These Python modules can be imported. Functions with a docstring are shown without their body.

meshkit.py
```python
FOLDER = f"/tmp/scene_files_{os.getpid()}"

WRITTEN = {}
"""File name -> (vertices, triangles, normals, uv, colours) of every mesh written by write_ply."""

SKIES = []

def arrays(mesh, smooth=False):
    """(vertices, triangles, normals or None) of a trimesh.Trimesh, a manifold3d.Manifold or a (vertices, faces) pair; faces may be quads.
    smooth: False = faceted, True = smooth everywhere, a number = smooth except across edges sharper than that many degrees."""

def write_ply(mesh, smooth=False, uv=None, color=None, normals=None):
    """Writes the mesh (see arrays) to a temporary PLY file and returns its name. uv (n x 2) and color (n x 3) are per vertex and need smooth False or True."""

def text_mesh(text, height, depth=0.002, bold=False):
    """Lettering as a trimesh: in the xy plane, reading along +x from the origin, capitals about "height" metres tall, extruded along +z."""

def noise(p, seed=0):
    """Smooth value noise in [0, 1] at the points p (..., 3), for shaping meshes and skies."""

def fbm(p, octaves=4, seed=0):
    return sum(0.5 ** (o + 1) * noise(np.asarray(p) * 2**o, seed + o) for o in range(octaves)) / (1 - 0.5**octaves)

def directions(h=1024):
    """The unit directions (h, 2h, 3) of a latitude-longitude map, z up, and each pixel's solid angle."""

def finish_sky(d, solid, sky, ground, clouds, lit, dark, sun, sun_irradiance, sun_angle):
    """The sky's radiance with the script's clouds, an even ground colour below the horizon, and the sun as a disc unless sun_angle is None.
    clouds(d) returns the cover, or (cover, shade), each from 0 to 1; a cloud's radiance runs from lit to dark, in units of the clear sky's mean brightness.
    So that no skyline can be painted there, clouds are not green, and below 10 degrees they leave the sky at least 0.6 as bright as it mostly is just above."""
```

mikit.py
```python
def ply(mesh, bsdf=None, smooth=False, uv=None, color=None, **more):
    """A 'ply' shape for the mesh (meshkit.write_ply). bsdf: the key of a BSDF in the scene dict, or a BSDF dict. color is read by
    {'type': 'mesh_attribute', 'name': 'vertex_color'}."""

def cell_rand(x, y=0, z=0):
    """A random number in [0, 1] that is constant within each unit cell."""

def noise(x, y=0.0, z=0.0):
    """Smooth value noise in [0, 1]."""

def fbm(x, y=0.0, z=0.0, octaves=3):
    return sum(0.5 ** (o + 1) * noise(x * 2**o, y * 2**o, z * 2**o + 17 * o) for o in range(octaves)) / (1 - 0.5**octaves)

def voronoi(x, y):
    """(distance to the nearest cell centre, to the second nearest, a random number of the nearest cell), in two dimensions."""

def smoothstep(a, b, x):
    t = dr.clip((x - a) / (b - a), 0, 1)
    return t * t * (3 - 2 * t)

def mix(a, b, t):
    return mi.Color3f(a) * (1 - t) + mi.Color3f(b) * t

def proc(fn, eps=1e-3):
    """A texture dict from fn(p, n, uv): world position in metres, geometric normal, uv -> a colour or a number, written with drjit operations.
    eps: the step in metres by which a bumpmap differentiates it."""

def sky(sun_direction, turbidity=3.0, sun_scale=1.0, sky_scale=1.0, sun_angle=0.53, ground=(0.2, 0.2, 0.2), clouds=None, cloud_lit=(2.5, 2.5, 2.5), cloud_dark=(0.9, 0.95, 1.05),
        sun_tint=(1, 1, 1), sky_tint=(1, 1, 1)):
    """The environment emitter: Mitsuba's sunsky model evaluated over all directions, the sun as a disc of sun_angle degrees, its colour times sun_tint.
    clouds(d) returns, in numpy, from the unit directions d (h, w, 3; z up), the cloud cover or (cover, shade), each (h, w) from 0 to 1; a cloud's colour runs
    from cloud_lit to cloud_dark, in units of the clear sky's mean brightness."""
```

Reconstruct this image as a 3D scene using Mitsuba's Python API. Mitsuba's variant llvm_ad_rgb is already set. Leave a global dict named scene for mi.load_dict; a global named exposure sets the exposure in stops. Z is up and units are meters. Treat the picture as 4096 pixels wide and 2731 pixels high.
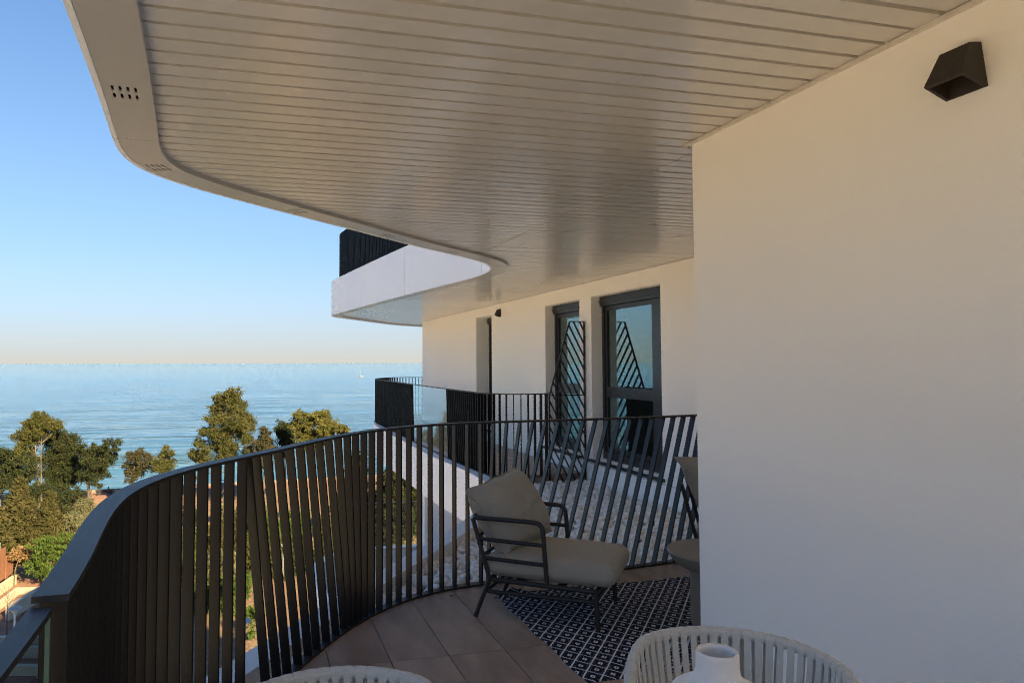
import math, random
import numpy as np, trimesh, mitsuba as mi, drjit as dr, mikit, meshkit
import manifold3d as m3
from shapely.geometry import Polygon, LineString, box as sbox, Point
from shapely import affinity
from scipy.interpolate import splprep, splev
from mikit import noise, fbm, smoothstep, mix, cell_rand

T = mi.ScalarTransform4f
scene, labels = {'type': 'scene'}, {}
rng = np.random.default_rng(7)
random.seed(7)

# ---------------------------------------------------------------- camera, sky, exposure
EYE = np.array([0.0, 0.0, 1.507])
FWD, UP = np.array([0.0, 0.99879, 0.04908]), np.array([0.0019, -0.04908, 0.99879])
scene['camera'] = {'type': 'perspective', 'fov': 69.426, 'fov_axis': 'x', 'near_clip': 0.05, 'far_clip': 1e6,
                   'to_world': T().look_at(origin=EYE.tolist(), target=(EYE + FWD).tolist(), up=UP.tolist()),
                   'principal_point_offset_x': (2048 - 1780) / 4096, 'principal_point_offset_y': (1365.5 - 1304.3) / 2731}
SUN = (0.584, -0.725, 0.45)
def horizon_haze(d):
    """A thin even veil of haze that thickens towards the horizon all round."""
    el = np.degrees(np.arcsin(np.clip(d[..., 2], 0, 1)))
    return 0.92 * np.exp(-el / 7.0), np.clip(el / 9.0, 0, 1)


scene['sky'] = mikit.sky(SUN, turbidity=2.0, sky_scale=0.51, sun_tint=(1.0, 1.03, 0.87), ground=(0.29, 0.33, 0.35), sky_tint=(0.79, 0.88, 1.05),
                         clouds=horizon_haze, cloud_lit=(1.72, 1.60, 1.41), cloud_dark=(0.88, 1.14, 1.52))
exposure = 3.52

# ---------------------------------------------------------------- frames and mesh helpers
EN, ET = np.array([0.96703, 0.25466]), np.array([-0.25466, 0.96703])   # across (towards the building), along the facade


def W(n, t):
    return n * EN + t * ET


def W3(n, t, z):
    return np.array([*W(n, t), z])


MNT = np.eye(4)
MNT[:2, 0], MNT[:2, 1] = EN, ET


def nt(mesh):
    return mesh.apply_transform(MNT)


def num(name):
    if name not in labels and name not in used:
        used.add(name)
        return name
    k = 1
    while f'{name}_{k:03d}' in used:
        k += 1
    used.add(f'{name}_{k:03d}')
    return f'{name}_{k:03d}'


used = set()


def put(key, mesh, bsdf, smooth=False, parent=None, M=None, **kw):
    key = num(key if parent is None else parent + '__' + key)
    d = mikit.ply(mesh, bsdf, smooth, **kw)
    if M is not None:
        d['to_world'] = T(M)
    scene[key] = d
    return key


def thing(name, label, cat, group=None):
    key = num(name)
    labels[key] = {'label': label, 'category': cat}
    if group:
        labels[key]['group'] = group
    return key


def tag(key, label=None, cat=None, group=None, kind=None):
    labels[key] = {k: v for k, v in dict(label=label, category=cat, group=group, kind=kind).items() if v}
    return key


def structure(name, mesh, bsdf, label=None, smooth=False, **kw):
    return tag(put(name, mesh, bsdf, smooth, **kw), label, kind='structure')


def bx(x0, x1, y0, y1, z0, z1):
    m = trimesh.creation.box(extents=(x1 - x0, y1 - y0, z1 - z0))
    m.apply_translation(((x0 + x1) / 2, (y0 + y1) / 2, (z0 + z1) / 2))
    return m


def nbx(n0, n1, t0, t1, z0, z1):
    return nt(bx(n0, n1, t0, t1, z0, z1))


def cat(ms):
    return trimesh.util.concatenate(ms)


def prism(poly, z0, z1):
    gs = [g for g in getattr(poly, 'geoms', [poly]) if g.geom_type == 'Polygon' and g.area > 1e-6]
    ms = []
    for g in gs:
        m = trimesh.creation.extrude_polygon(g, z1 - z0, engine='earcut')
        m.apply_translation((0, 0, z0))
        ms.append(m)
    return cat(ms) if ms else None


def spline(pts, n=300, s=0.0, per=False):
    pts = np.asarray(pts, float)
    tck, _ = splprep(pts.T, s=s, k=3, per=per)
    c = np.array(splev(np.linspace(0, 1, n * 4), tck)).T
    return resample(c, n)


def arclen(c):
    return np.r_[0, np.cumsum(np.linalg.norm(np.diff(c, axis=0), axis=1))]


def resample(c, n):
    s = arclen(c)
    k = np.linspace(0, s[-1], n)
    return np.stack([np.interp(k, s, c[:, i]) for i in range(c.shape[1])], 1)


class Curve:
    def __init__(self, pts):
        self.p = np.asarray(pts, float)[:, :2]
        self.s = arclen(self.p)
        self.L = self.s[-1]
        d = np.gradient(self.p, axis=0)
        self.d = d / np.linalg.norm(d, axis=1, keepdims=True)

    def at(self, s):
        q = np.array([np.interp(s, self.s, self.p[:, i]) for i in (0, 1)])
        d = np.array([np.interp(s, self.s, self.d[:, i]) for i in (0, 1)])
        return q, d / np.linalg.norm(d)

    def part(self, a, b, n):
        return np.array([self.at(x)[0] for x in np.linspace(a, b, n)]), np.array([self.at(x)[1] for x in np.linspace(a, b, n)])

    def near(self, p):
        return self.s[np.argmin(np.linalg.norm(self.p - np.asarray(p), axis=1))]


def ribbon(P, D, a, b, z0, z1):
    """A solid that follows the plan curve P with directions D, from offset a to b to its right, from z0 to z1."""
    N = np.stack([D[:, 1], -D[:, 0]], 1)
    L, R = P + N * a, P + N * b
    n = len(P)
    z0, z1 = np.broadcast_to(z0, n), np.broadcast_to(z1, n)
    v = np.vstack([np.c_[L, z0], np.c_[R, z0], np.c_[R, z1], np.c_[L, z1]])
    f = []
    for i in range(n - 1):
        for k in range(4):
            p, q = k * n + i, ((k + 1) % 4) * n + i
            f += [[p, p + 1, q + 1], [p, q + 1, q]]
    for i, flip in ((0, False), (n - 1, True)):
        q = [k * n + i for k in range(4)]
        f += [[q[0], q[1], q[2]], [q[0], q[2], q[3]]] if not flip else [[q[0], q[2], q[1]], [q[0], q[3], q[2]]]
    m = trimesh.Trimesh(v, f, process=False)
    if m.volume < 0:
        m.invert()
    return m


def tube(pts, r, sides=10, closed=False, caps=True):
    p = np.asarray(pts, float)
    n = len(p)
    t = (np.roll(p, -1, 0) - np.roll(p, 1, 0)) if closed else np.gradient(p, axis=0)
    t /= np.linalg.norm(t, axis=1, keepdims=True) + 1e-12
    u = np.cross(t[0], [0, 0, 1.0])
    if np.linalg.norm(u) < 0.05:
        u = np.cross(t[0], [1.0, 0, 0])
    u /= np.linalg.norm(u)
    us = []
    for i in range(n):
        u = u - t[i] * (u @ t[i])
        u /= np.linalg.norm(u) + 1e-12
        us.append(u)
    us = np.array(us)
    w = np.cross(t, us)
    a = np.arange(sides) * 2 * np.pi / sides
    r = np.broadcast_to(r, n)
    v = p[:, None] + r[:, None, None] * (np.cos(a)[None, :, None] * us[:, None] + np.sin(a)[None, :, None] * w[:, None])
    v = v.reshape(-1, 3)
    f = []
    for i in range(n if closed else n - 1):
        j = (i + 1) % n
        for k in range(sides):
            l = (k + 1) % sides
            f += [[i * sides + k, i * sides + l, j * sides + l], [i * sides + k, j * sides + l, j * sides + k]]
    if caps and not closed:
        v = np.vstack([v, p[:1], p[-1:]])
        for k in range(sides):
            l = (k + 1) % sides
            f += [[n * sides, l, k], [n * sides + 1, (n - 1) * sides + k, (n - 1) * sides + l]]
    m = trimesh.Trimesh(v, f, process=False)
    if m.volume < 0:
        m.invert()
    return m


def fillet(pts, r, k=5, closed=False):
    """Rounds the corners of a polyline."""
    p = [np.asarray(q, float) for q in pts]
    out, n = [], len(p)
    for i in range(n):
        if not closed and i in (0, n - 1):
            out.append(p[i])
            continue
        a, b, c = p[i - 1], p[i], p[(i + 1) % n]
        ra = min(r, np.linalg.norm(a - b) * 0.48, np.linalg.norm(c - b) * 0.48)
        s, e = b + (a - b) / np.linalg.norm(a - b) * ra, b + (c - b) / np.linalg.norm(c - b) * ra
        for x in np.linspace(0, 1, k):
            out.append((1 - x) ** 2 * s + 2 * x * (1 - x) * b + x * x * e)
    return np.array(out)


def bar(a, b, w, th, side):
    """A flat bar from a to b: w along the unit vector side, th across it."""
    a, b, side = (np.asarray(x, float) for x in (a, b, side))
    ax = (b - a) / np.linalg.norm(b - a)
    oth = np.cross(ax, side)
    oth /= np.linalg.norm(oth)
    v = [q + s * side * w / 2 + o * oth * th / 2 for q in (a, b) for s, o in ((-1, -1), (1, -1), (1, 1), (-1, 1))]
    f = [[0, 2, 1], [0, 3, 2], [4, 5, 6], [4, 6, 7]] + [t for k in range(4) for t in ([k, (k + 1) % 4, 4 + (k + 1) % 4], [k, 4 + (k + 1) % 4, 4 + k])]
    m = trimesh.Trimesh(v, f, process=False)
    if m.volume < 0:
        m.invert()
    return m


def revolve(profile, sides=48, c=(0, 0, 0)):
    m = trimesh.creation.revolve(np.asarray(profile, float), sections=sides)
    if m.volume < 0:
        m.invert()
    m.apply_translation(c)
    return m


def clip(poly, keep):
    q = poly.intersection(keep)
    return q


# ---------------------------------------------------------------- materials
def bsdf(key, base, rough=0.5, two=True, bump=None, bscale=1.0, beps=1e-3, **kw):
    b = {'type': 'principled', 'roughness': rough, 'base_color': {'type': 'rgb', 'value': list(base)} if isinstance(base, (tuple, list)) else mikit.proc(base), **kw}
    if bump is not None:
        b = {'type': 'bumpmap', 'arbitrary': mikit.proc(bump, beps), 'scale': bscale, 'bsdf': b}
    scene[key] = {'type': 'twosided', 'bsdf': b} if two else b
    return key


def plaster(p, n, uv):
    g = fbm(p.x * 1.3, p.y * 1.3, p.z * 1.3, 3) - 0.5
    h = fbm(p.x * 90, p.y * 90, p.z * 90, 2) - 0.5
    return mi.Color3f(0.85, 0.83, 0.79) * (1 + 0.035 * g + 0.03 * h)


bsdf('white_plaster', plaster, 0.75, specular=0.25, bump=lambda p, n, uv: fbm(p.x * 2.2, p.y * 2.2, p.z * 2.2, 2) * 0.006 + fbm(p.x * 60, p.y * 60, p.z * 60, 2) * 0.0006)
bsdf('shaded_plaster', lambda p, n, uv: mi.Color3f(0.50, 0.50, 0.51) * (1 + 0.05 * (fbm(p.x * 2, p.y * 2, p.z * 2, 3) - 0.5)), 0.8)  # darker version of the white plaster, with shade painted into the colour
bsdf('white_panel', lambda p, n, uv: mi.Color3f(0.80, 0.80, 0.805) * (1 + 0.03 * (fbm(p.x * 0.8, p.y * 0.8, p.z * 2.5, 3) - 0.5)), 0.42, specular=0.4)
bsdf('coping_white', lambda p, n, uv: mi.Color3f(0.66, 0.66, 0.66) * (1 + 0.10 * (fbm(p.x * 6, p.y * 6, p.z * 6, 3) - 0.5)), 0.6)
bsdf('strip_grey', (0.34, 0.34, 0.34), 0.6)


def soffit(p, n, uv):
    g = cell_rand((p.x * ET[0] + p.y * ET[1] - 1.799) / 0.1146)
    return mi.Color3f(0.575, 0.545, 0.51) * (0.965 + 0.07 * g) * (1 + 0.05 * (fbm(p.x * 2.5, p.y * 0.7, p.z, 3) - 0.5))


bsdf('soffit_metal', soffit, 0.20, specular=0.75, metallic=0.12)
bsdf('soffit_border', lambda p, n, uv: mi.Color3f(0.44, 0.415, 0.375) * (1 + 0.05 * (fbm(p.x * 2, p.y * 2, p.z, 3) - 0.5)), 0.26, specular=0.6, metallic=0.12)
bsdf('dark_void', (0.02, 0.02, 0.02), 0.9)
bsdf('rail_steel', lambda p, n, uv: mi.Color3f(0.0075, 0.0075, 0.008) * (1 + 0.25 * (fbm(p.x * 14, p.y * 14, p.z * 4, 3) - 0.5)), 0.40, specular=0.28)
bsdf('rail_top_steel', lambda p, n, uv: mi.Color3f(0.020, 0.0195, 0.0205) * (1 + 0.5 * (fbm(p.x * 9, p.y * 9, p.z * 4, 4) - 0.5)), 0.45, specular=0.36)
bsdf('window_metal', (0.014, 0.016, 0.020), 0.34, specular=0.5)
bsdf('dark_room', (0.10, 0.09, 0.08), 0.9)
scene['window_glass'] = {'type': 'thindielectric', 'int_ior': 2.1, 'specular_reflectance': {'type': 'rgb', 'value': [0.70, 0.96, 0.98]}, 'specular_transmittance': {'type': 'rgb', 'value': [0.6, 0.62, 0.6]}}
scene['rail_glass'] = {'type': 'thindielectric', 'int_ior': 1.6, 'specular_transmittance': {'type': 'rgb', 'value': [0.80, 0.90, 0.86]}}
bsdf('glass_edge', (0.05, 0.12, 0.10), 0.2, specular=0.6)


def tile_col(p, n, uv):
    a, b = p.x * EN[0] + p.y * EN[1], p.x * ET[0] + p.y * ET[1]
    g = cell_rand((a - 0.4) / 0.3038, (b - 3.757) / 1.217)
    v = fbm(a * 9, b * 2.4, g * 40, 4)
    f = fbm(a * 60, b * 30, 3.0, 2)
    c = mix((0.245, 0.178, 0.142), (0.335, 0.258, 0.21), smoothstep(0.25, 0.75, v))
    return c * (0.90 + 0.2 * g) * (0.94 + 0.12 * f)


bsdf('floor_tile', tile_col, 0.42, specular=0.4, bump=lambda p, n, uv: fbm(p.x * 45, p.y * 45, 0.0, 3) * 0.0012, bscale=1.0)
bsdf('joint_dark', (0.02, 0.02, 0.022), 0.9)


def pebble_col(p, n, uv):
    g = cell_rand(p.x / 0.055, p.y / 0.055)
    v = fbm(p.x * 22, p.y * 22, p.z * 22, 3)
    return mix((0.82, 0.79, 0.74), (0.66, 0.55, 0.42), smoothstep(0.45, 0.85, 0.55 * v + 0.45 * g))


bsdf('pebble_stone', pebble_col, 0.5, specular=0.35)
bsdf('gravel_bed_soil', (0.12, 0.10, 0.085), 0.9)


def linen(base):
    def f(p, n, uv):
        w = noise(p.x * 420, p.y * 420, p.z * 30) * 0.5 + noise(p.x * 40, p.y * 40, p.z * 420) * 0.5
        return mi.Color3f(*base) * (0.90 + 0.2 * w) * (0.96 + 0.08 * fbm(p.x * 7, p.y * 7, p.z * 7, 2))
    return f


bsdf('cushion_fabric', linen((0.34, 0.31, 0.26)), 0.9, specular=0.1, sheen=0.3,
     bump=lambda p, n, uv: (fbm(p.x * 11, p.y * 11, p.z * 11, 3)) * 0.006 + noise(p.x * 300, p.y * 300, p.z * 300) * 0.0006)
bsdf('black_tube', (0.018, 0.018, 0.019), 0.45, specular=0.45)
bsdf('taupe_metal', lambda p, n, uv: mi.Color3f(0.21, 0.185, 0.15) * (0.95 + 0.1 * fbm(p.x * 6, p.y * 6, p.z * 20, 3)), 0.45, specular=0.4)
bsdf('rope_strap', linen((0.52, 0.51, 0.48)), 0.95, specular=0.1, bump=lambda p, n, uv: noise(p.x * 700, p.y * 700, p.z * 700) * 0.0006)
bsdf('ceramic', lambda p, n, uv: mi.Color3f(0.76, 0.72, 0.685) * (0.97 + 0.06 * fbm(p.x * 40, p.y * 40, p.z * 40, 3)), 0.6, specular=0.25)
bsdf('table_board', (0.30, 0.28, 0.25), 0.5)
bsdf('lamp_black', lambda p, n, uv: mi.Color3f(0.030, 0.024, 0.020) * (0.85 + 0.3 * fbm(p.x * 90, p.y * 90, p.z * 90, 2)), 0.55, specular=0.35)


def rug_col(p, n, uv):
    a, b = p.x * EN[0] + p.y * EN[1], p.x * ET[0] + p.y * ET[1]
    wob = 0.05 * (noise(a * 9, b * 9, 1.0) - 0.5)
    u, v = (a - 1.55) / 0.1065 + wob, (b - 4.655) / 0.1335 + wob
    q, r = u + v, u - v
    fa, fb = dr.abs(q - dr.floor(q) - 0.5), dr.abs(r - dr.floor(r) - 0.5)
    d = dr.maximum(fa, fb)
    line = dr.maximum(smoothstep(0.44, 0.46, fb), smoothstep(0.452, 0.470, fa))
    eye = smoothstep(0.04, 0.06, d) * (1 - smoothstep(0.13, 0.15, d))
    dots = smoothstep(0.33, 0.34, d) * (1 - smoothstep(0.365, 0.375, d)) * smoothstep(0.5, 0.7, noise(p.x * 190, p.y * 190, 0.0))
    w = dr.maximum(dr.maximum(line, eye), 0.35 * dots)
    rib = 0.85 + 0.3 * noise(a * 160, b * 420, 0.0)
    return mix((0.014, 0.015, 0.022), (0.62, 0.62, 0.68), w) * rib


bsdf('rug_weave', rug_col, 0.95, specular=0.05, bump=lambda p, n, uv: noise(p.x * 240, p.y * 240, 0.0) * 0.0016)

# nature
bsdf('bark', lambda p, n, uv: mix((0.085, 0.068, 0.052), (0.17, 0.14, 0.115), smoothstep(0.35, 0.7, fbm(p.x * 2.5, p.y * 2.5, p.z * 0.7, 3))), 0.9)
scene['leaf'] = {'type': 'principledthin', 'base_color': {'type': 'mesh_attribute', 'name': 'vertex_color'}, 'roughness': 0.55, 'diff_trans': 0.4, 'spec_trans': 0.0}


def park_col(p, n, uv):
    v = fbm(p.x * 0.35, p.y * 0.35, 0.0, 3)
    f = fbm(p.x * 3.5, p.y * 3.5, 5.0, 3)
    c = mix((0.155, 0.095, 0.066), (0.22, 0.15, 0.105), smoothstep(0.3, 0.7, f))
    return mix(c, (0.15, 0.14, 0.06), 0.55 * smoothstep(0.56, 0.70, v)) * (0.8 + 0.4 * noise(p.x * 9, p.y * 9, 0.0))


bsdf('park_soil', park_col, 0.95, specular=0.1)
bsdf('brick_paving', lambda p, n, uv: mix((0.19, 0.105, 0.075), (0.25, 0.145, 0.105), cell_rand(p.x / 0.4, p.y / 0.2)) * (0.75 + 0.25 * smoothstep(0.02, 0.06, dr.abs(p.y / 1.6 - dr.floor(p.y / 1.6) - 0.5))), 0.9, specular=0.1)
bsdf('bounce_paving', lambda p, n, uv: mi.Color3f(0.60, 0.545, 0.46) * (0.9 + 0.2 * fbm(p.x * 0.7, p.y * 0.7, 0.0, 3)), 0.9, specular=0.1)
bsdf('beach_sand', lambda p, n, uv: mix((0.33, 0.235, 0.165), (0.41, 0.31, 0.225), fbm(p.x * 1.5, p.y * 1.5, 0.0, 3)), 0.95, specular=0.1)
bsdf('cream_wall', lambda p, n, uv: mi.Color3f(0.42, 0.365, 0.28) * (0.9 + 0.2 * fbm(p.x * 2, p.y * 2, p.z * 2, 3)), 0.85)
bsdf('rust_fence', lambda p, n, uv: mi.Color3f(0.20, 0.088, 0.05) * (0.8 + 0.4 * fbm(p.x * 5, p.y * 5, p.z * 0.8, 3)), 0.8)
bsdf('promenade_stone', (0.22, 0.17, 0.145), 0.9)
bsdf('grey_paint', (0.30, 0.30, 0.30), 0.5)
bsdf('lamp_white', (0.72, 0.70, 0.64), 0.4)
bsdf('dark_cloth', (0.03, 0.03, 0.04), 0.9)
bsdf('skin', (0.45, 0.30, 0.22), 0.6)
bsdf('foam_white', (0.75, 0.77, 0.78), 0.8)


def sea_bump(p, n, uv):
    d = dr.sqrt(p.x * p.x + p.y * p.y)
    a, b = p.x * 0.97 + p.y * 0.24, p.y * 0.97 - p.x * 0.24
    w1 = noise(a * 0.018, b * 0.10, 0.0) * 0.70 + noise(a * 0.034 + 5, b * 0.21, 3.0) * 0.60
    w2 = noise(a * 0.16 + 9, b * 0.62, 2.0) * 0.16 + noise(a * 0.5, b * 1.7, 4.0) * 0.05
    w3 = noise(a * 0.006, b * 0.030, 7.0) * 1.5
    return w1 * (1 - smoothstep(500.0, 2500.0, d)) + w2 * (1 - smoothstep(150.0, 700.0, d)) + w3 * (1 - smoothstep(2500.0, 9000.0, d))


def sea_rough(p, n, uv):
    d = dr.sqrt(p.x * p.x + p.y * p.y)
    return 0.07 + 0.10 * smoothstep(200.0, 1500.0, d) + 0.06 * fbm(p.x * 0.004, p.y * 0.02, 0.0, 3)


bsdf('sea_water', lambda p, n, uv: mix((0.045, 0.125, 0.165), (0.040, 0.100, 0.155), smoothstep(140.0, 240.0, p.y)), 0.12, specular=0.55, bump=sea_bump, beps=0.2)

# ---------------------------------------------------------------- the building: plan curves
NR, NF, TC = 2.117, 4.46, 3.20        # near wall face, far wall face, corner of the near wall
TEND = 19.33
ZC = 2.60
outer_pts = [(0.25, -1.6), (-0.45, 0.1), (-0.82, 1.2), (-1.118, 2.176), (-1.314, 2.717), (-1.538, 3.297), (-1.60, 3.47), (-1.646, 3.66), (-1.668, 3.84), (-1.672, 3.98),
             (-1.655, 4.10), (-1.62, 4.22), (-1.412, 4.70), (-1.06, 5.36), (-0.81, 5.80), (-0.45, 6.42), (-0.10, 7.02), (0.26, 7.62), (0.42, 7.92), (0.50, 8.18), (0.525, 8.42), (0.505, 8.68),
             (0.45, 8.95), (0.11, 9.83), (-0.58, 11.53), (-1.58, 14.04), (-2.40, 16.18), (-2.56, 16.62), (-2.615, 16.95), (-2.58, 17.35), (-2.44, 17.9), (-2.06, 19.2), (-1.62, 20.6), (-1.2, 21.5), (-0.6, 22.1), (0.3, 22.5), (1.6, 22.8)]
OUT = spline(outer_pts, 900, s=0.004)
outer_poly = Polygon(np.vstack([OUT, [W(14, 24.5), W(14, -3.5)]])).buffer(0)
inner_poly = outer_poly.buffer(-0.20)
foot = Polygon([W(NR, -6), W(NR, TC), W(NF, TC), W(NF, TEND), W(14, TEND), W(14, -6)])
JOINT = LineString([(1.45, 3.2), (1.28, 3.878), (0.93, 5.229), (0.813, 5.661), (0.469, 6.96), (0.0, 8.75)])

# ceiling: slats, border panels, trims
ceil_area = inner_poly.difference(foot).intersection(sbox(-8, 0.2, 8, 30))
ceil_area = ceil_area.difference(JOINT.buffer(0.0045))
structure('ceiling', prism(inner_poly.buffer(0.03), 2.620, 2.633), 'soffit_metal', 'slatted metal balcony soffit in warm beige')
gap0, pitch = 1.799, 0.1146
k = -6
sl_mesh = 0
while gap0 + k * pitch < 23.5:
    t0, t1 = gap0 + k * pitch + (0.0105 if gap0 + k * pitch < 12.5 else 0.0015), gap0 + (k + 1) * pitch - (0.0105 if gap0 + k * pitch < 12.5 else 0.0015)
    k += 1
    if t1 < 0.9:
        continue
    r = Polygon([W(-6, t0), W(5, t0), W(5, t1), W(-6, t1)]).intersection(ceil_area)
    for g in getattr(r, 'geoms', [r]):
        if g.geom_type == 'Polygon' and g.area > 0.004:
            zj = rng.uniform(-0.0012, 0.0012) if t0 < 12.5 else 0.0
            a = prism(g, ZC + zj, ZC + 0.016)
            put('slat', a, 'soffit_metal', parent='ceiling')

put('joint_strip', prism(JOINT.buffer(0.010).intersection(inner_poly), 2.6165, 2.6198), 'dark_void', parent='ceiling')
OC = Curve(OUT)
s0 = OC.near((-0.82, 1.2))
bounds = [OC.near(q) for q in [(-0.45, 0.1), (-1.60, 3.47), (-1.30, 4.92), (-0.30, 6.68), (0.36, 7.80), (0.10, 9.85), (-0.55, 11.46), (-1.55, 13.97), (-2.58, 16.7), (-2.0, 19.4), (-0.6, 22.1)]]
vent_s = [OC.near(q) + 0.0 for q in [(-1.36, 2.86), (-1.66, 4.02), (-1.13, 5.22), (-0.56, 6.23), (0.0, 7.20), (0.51, 8.21), (0.28, 9.37), (-0.06, 10.2), (-0.42, 11.1), (-0.80, 12.05), (-1.2, 13.05), (-1.6, 14.1), (-2.0, 15.1), (-2.36, 16.1)]]
slots = []
for s in vent_s:
    for i in range(2):
        for j in range(4):
            q, d = OC.at(s + (i - 0.5) * 0.085)
            nn = np.array([d[1], -d[0]])
            c = q + nn * (0.062 + 0.028 * j)
            a, b = c - d * 0.024, c + d * 0.024
            slots.append(LineString([a, b]).buffer(0.0052, quad_segs=3))
slot_union = slots[0]
from shapely import union_all
slot_union = union_all(slots)
for a, b in zip(bounds[:-1], bounds[1:]):
    n = max(8, int((b - a) / 0.06))
    P, D = OC.part(a + 0.0015, b - 0.0015, n)
    N = np.stack([D[:, 1], -D[:, 0]], 1)
    poly = Polygon(np.vstack([P + N * 0.001, (P + N * 0.204)[::-1]])).buffer(0).difference(slot_union)
    put('border_panel', prism(poly, 2.574, 2.580), 'soffit_border', parent='ceiling')
P, D = OC.part(bounds[0], bounds[-1], 500)
put('border_lip', ribbon(P, D, 0.2005, 0.2055, 2.574, 2.612), 'soffit_border', parent='ceiling', smooth=30)
put('vent_backing', ribbon(P, D, 0.02, 0.19, 2.60, 2.61), 'dark_void', parent='ceiling')
put('wall_trim', nbx(NR - 0.016, NR - 0.001, -1.0, TC + 0.05, ZC - 0.016, ZC - 0.002), 'soffit_metal', parent='ceiling')
put('wall_trim', nbx(NF - 0.016, NF - 0.001, TC, TEND, ZC - 0.012, ZC - 0.002), 'soffit_metal', parent='ceiling')

# the building
B = thing('apartment_building', 'modern white apartment building with wavy balconies and dark windows', 'building')


def tz_wall(n0, n1, poly):
    """poly in (t, z), extruded from n0 to n1."""
    m = trimesh.creation.extrude_polygon(poly, n1 - n0, engine='earcut')
    v = m.vertices.copy()
    m.vertices = np.c_[v[:, 2] + n0, v[:, 0], v[:, 1]]
    m.fix_normals()
    return nt(m)


put('near_wall', nbx(NR, 14, -30, TC, -17.5, 2.616), 'white_plaster', parent=B)
put('sun_block_wall', nbx(4.46, 14, -30, TEND - 0.5, 3.34, 9.0), 'white_plaster', parent=B)  # unseen storeys added to keep direct sun off the terrace
WIN = [(7.41, 9.16, 0.215, 2.392), (9.53, 10.775, 0.215, 2.388), (13.43, 14.434, 0.215, 2.412)]
wp = sbox(TC + 0.001, -0.75, TEND, 2.616)
for t0, t1, z0, z1 in WIN:
    wp = wp.difference(sbox(t0, z0, t1, z1))
put('far_wall', tz_wall(NF, NF + 0.40, wp), 'white_plaster', parent=B)
put('end_wall', nbx(NF + 0.401, 14, TEND - 0.3, TEND, -0.75, 2.616), 'white_plaster', parent=B)
put('plinth_line', nbx(NF - 0.004, NF - 0.0005, TC + 0.01, 9.38, 0.148, 0.154), 'strip_grey', parent=B)
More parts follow.
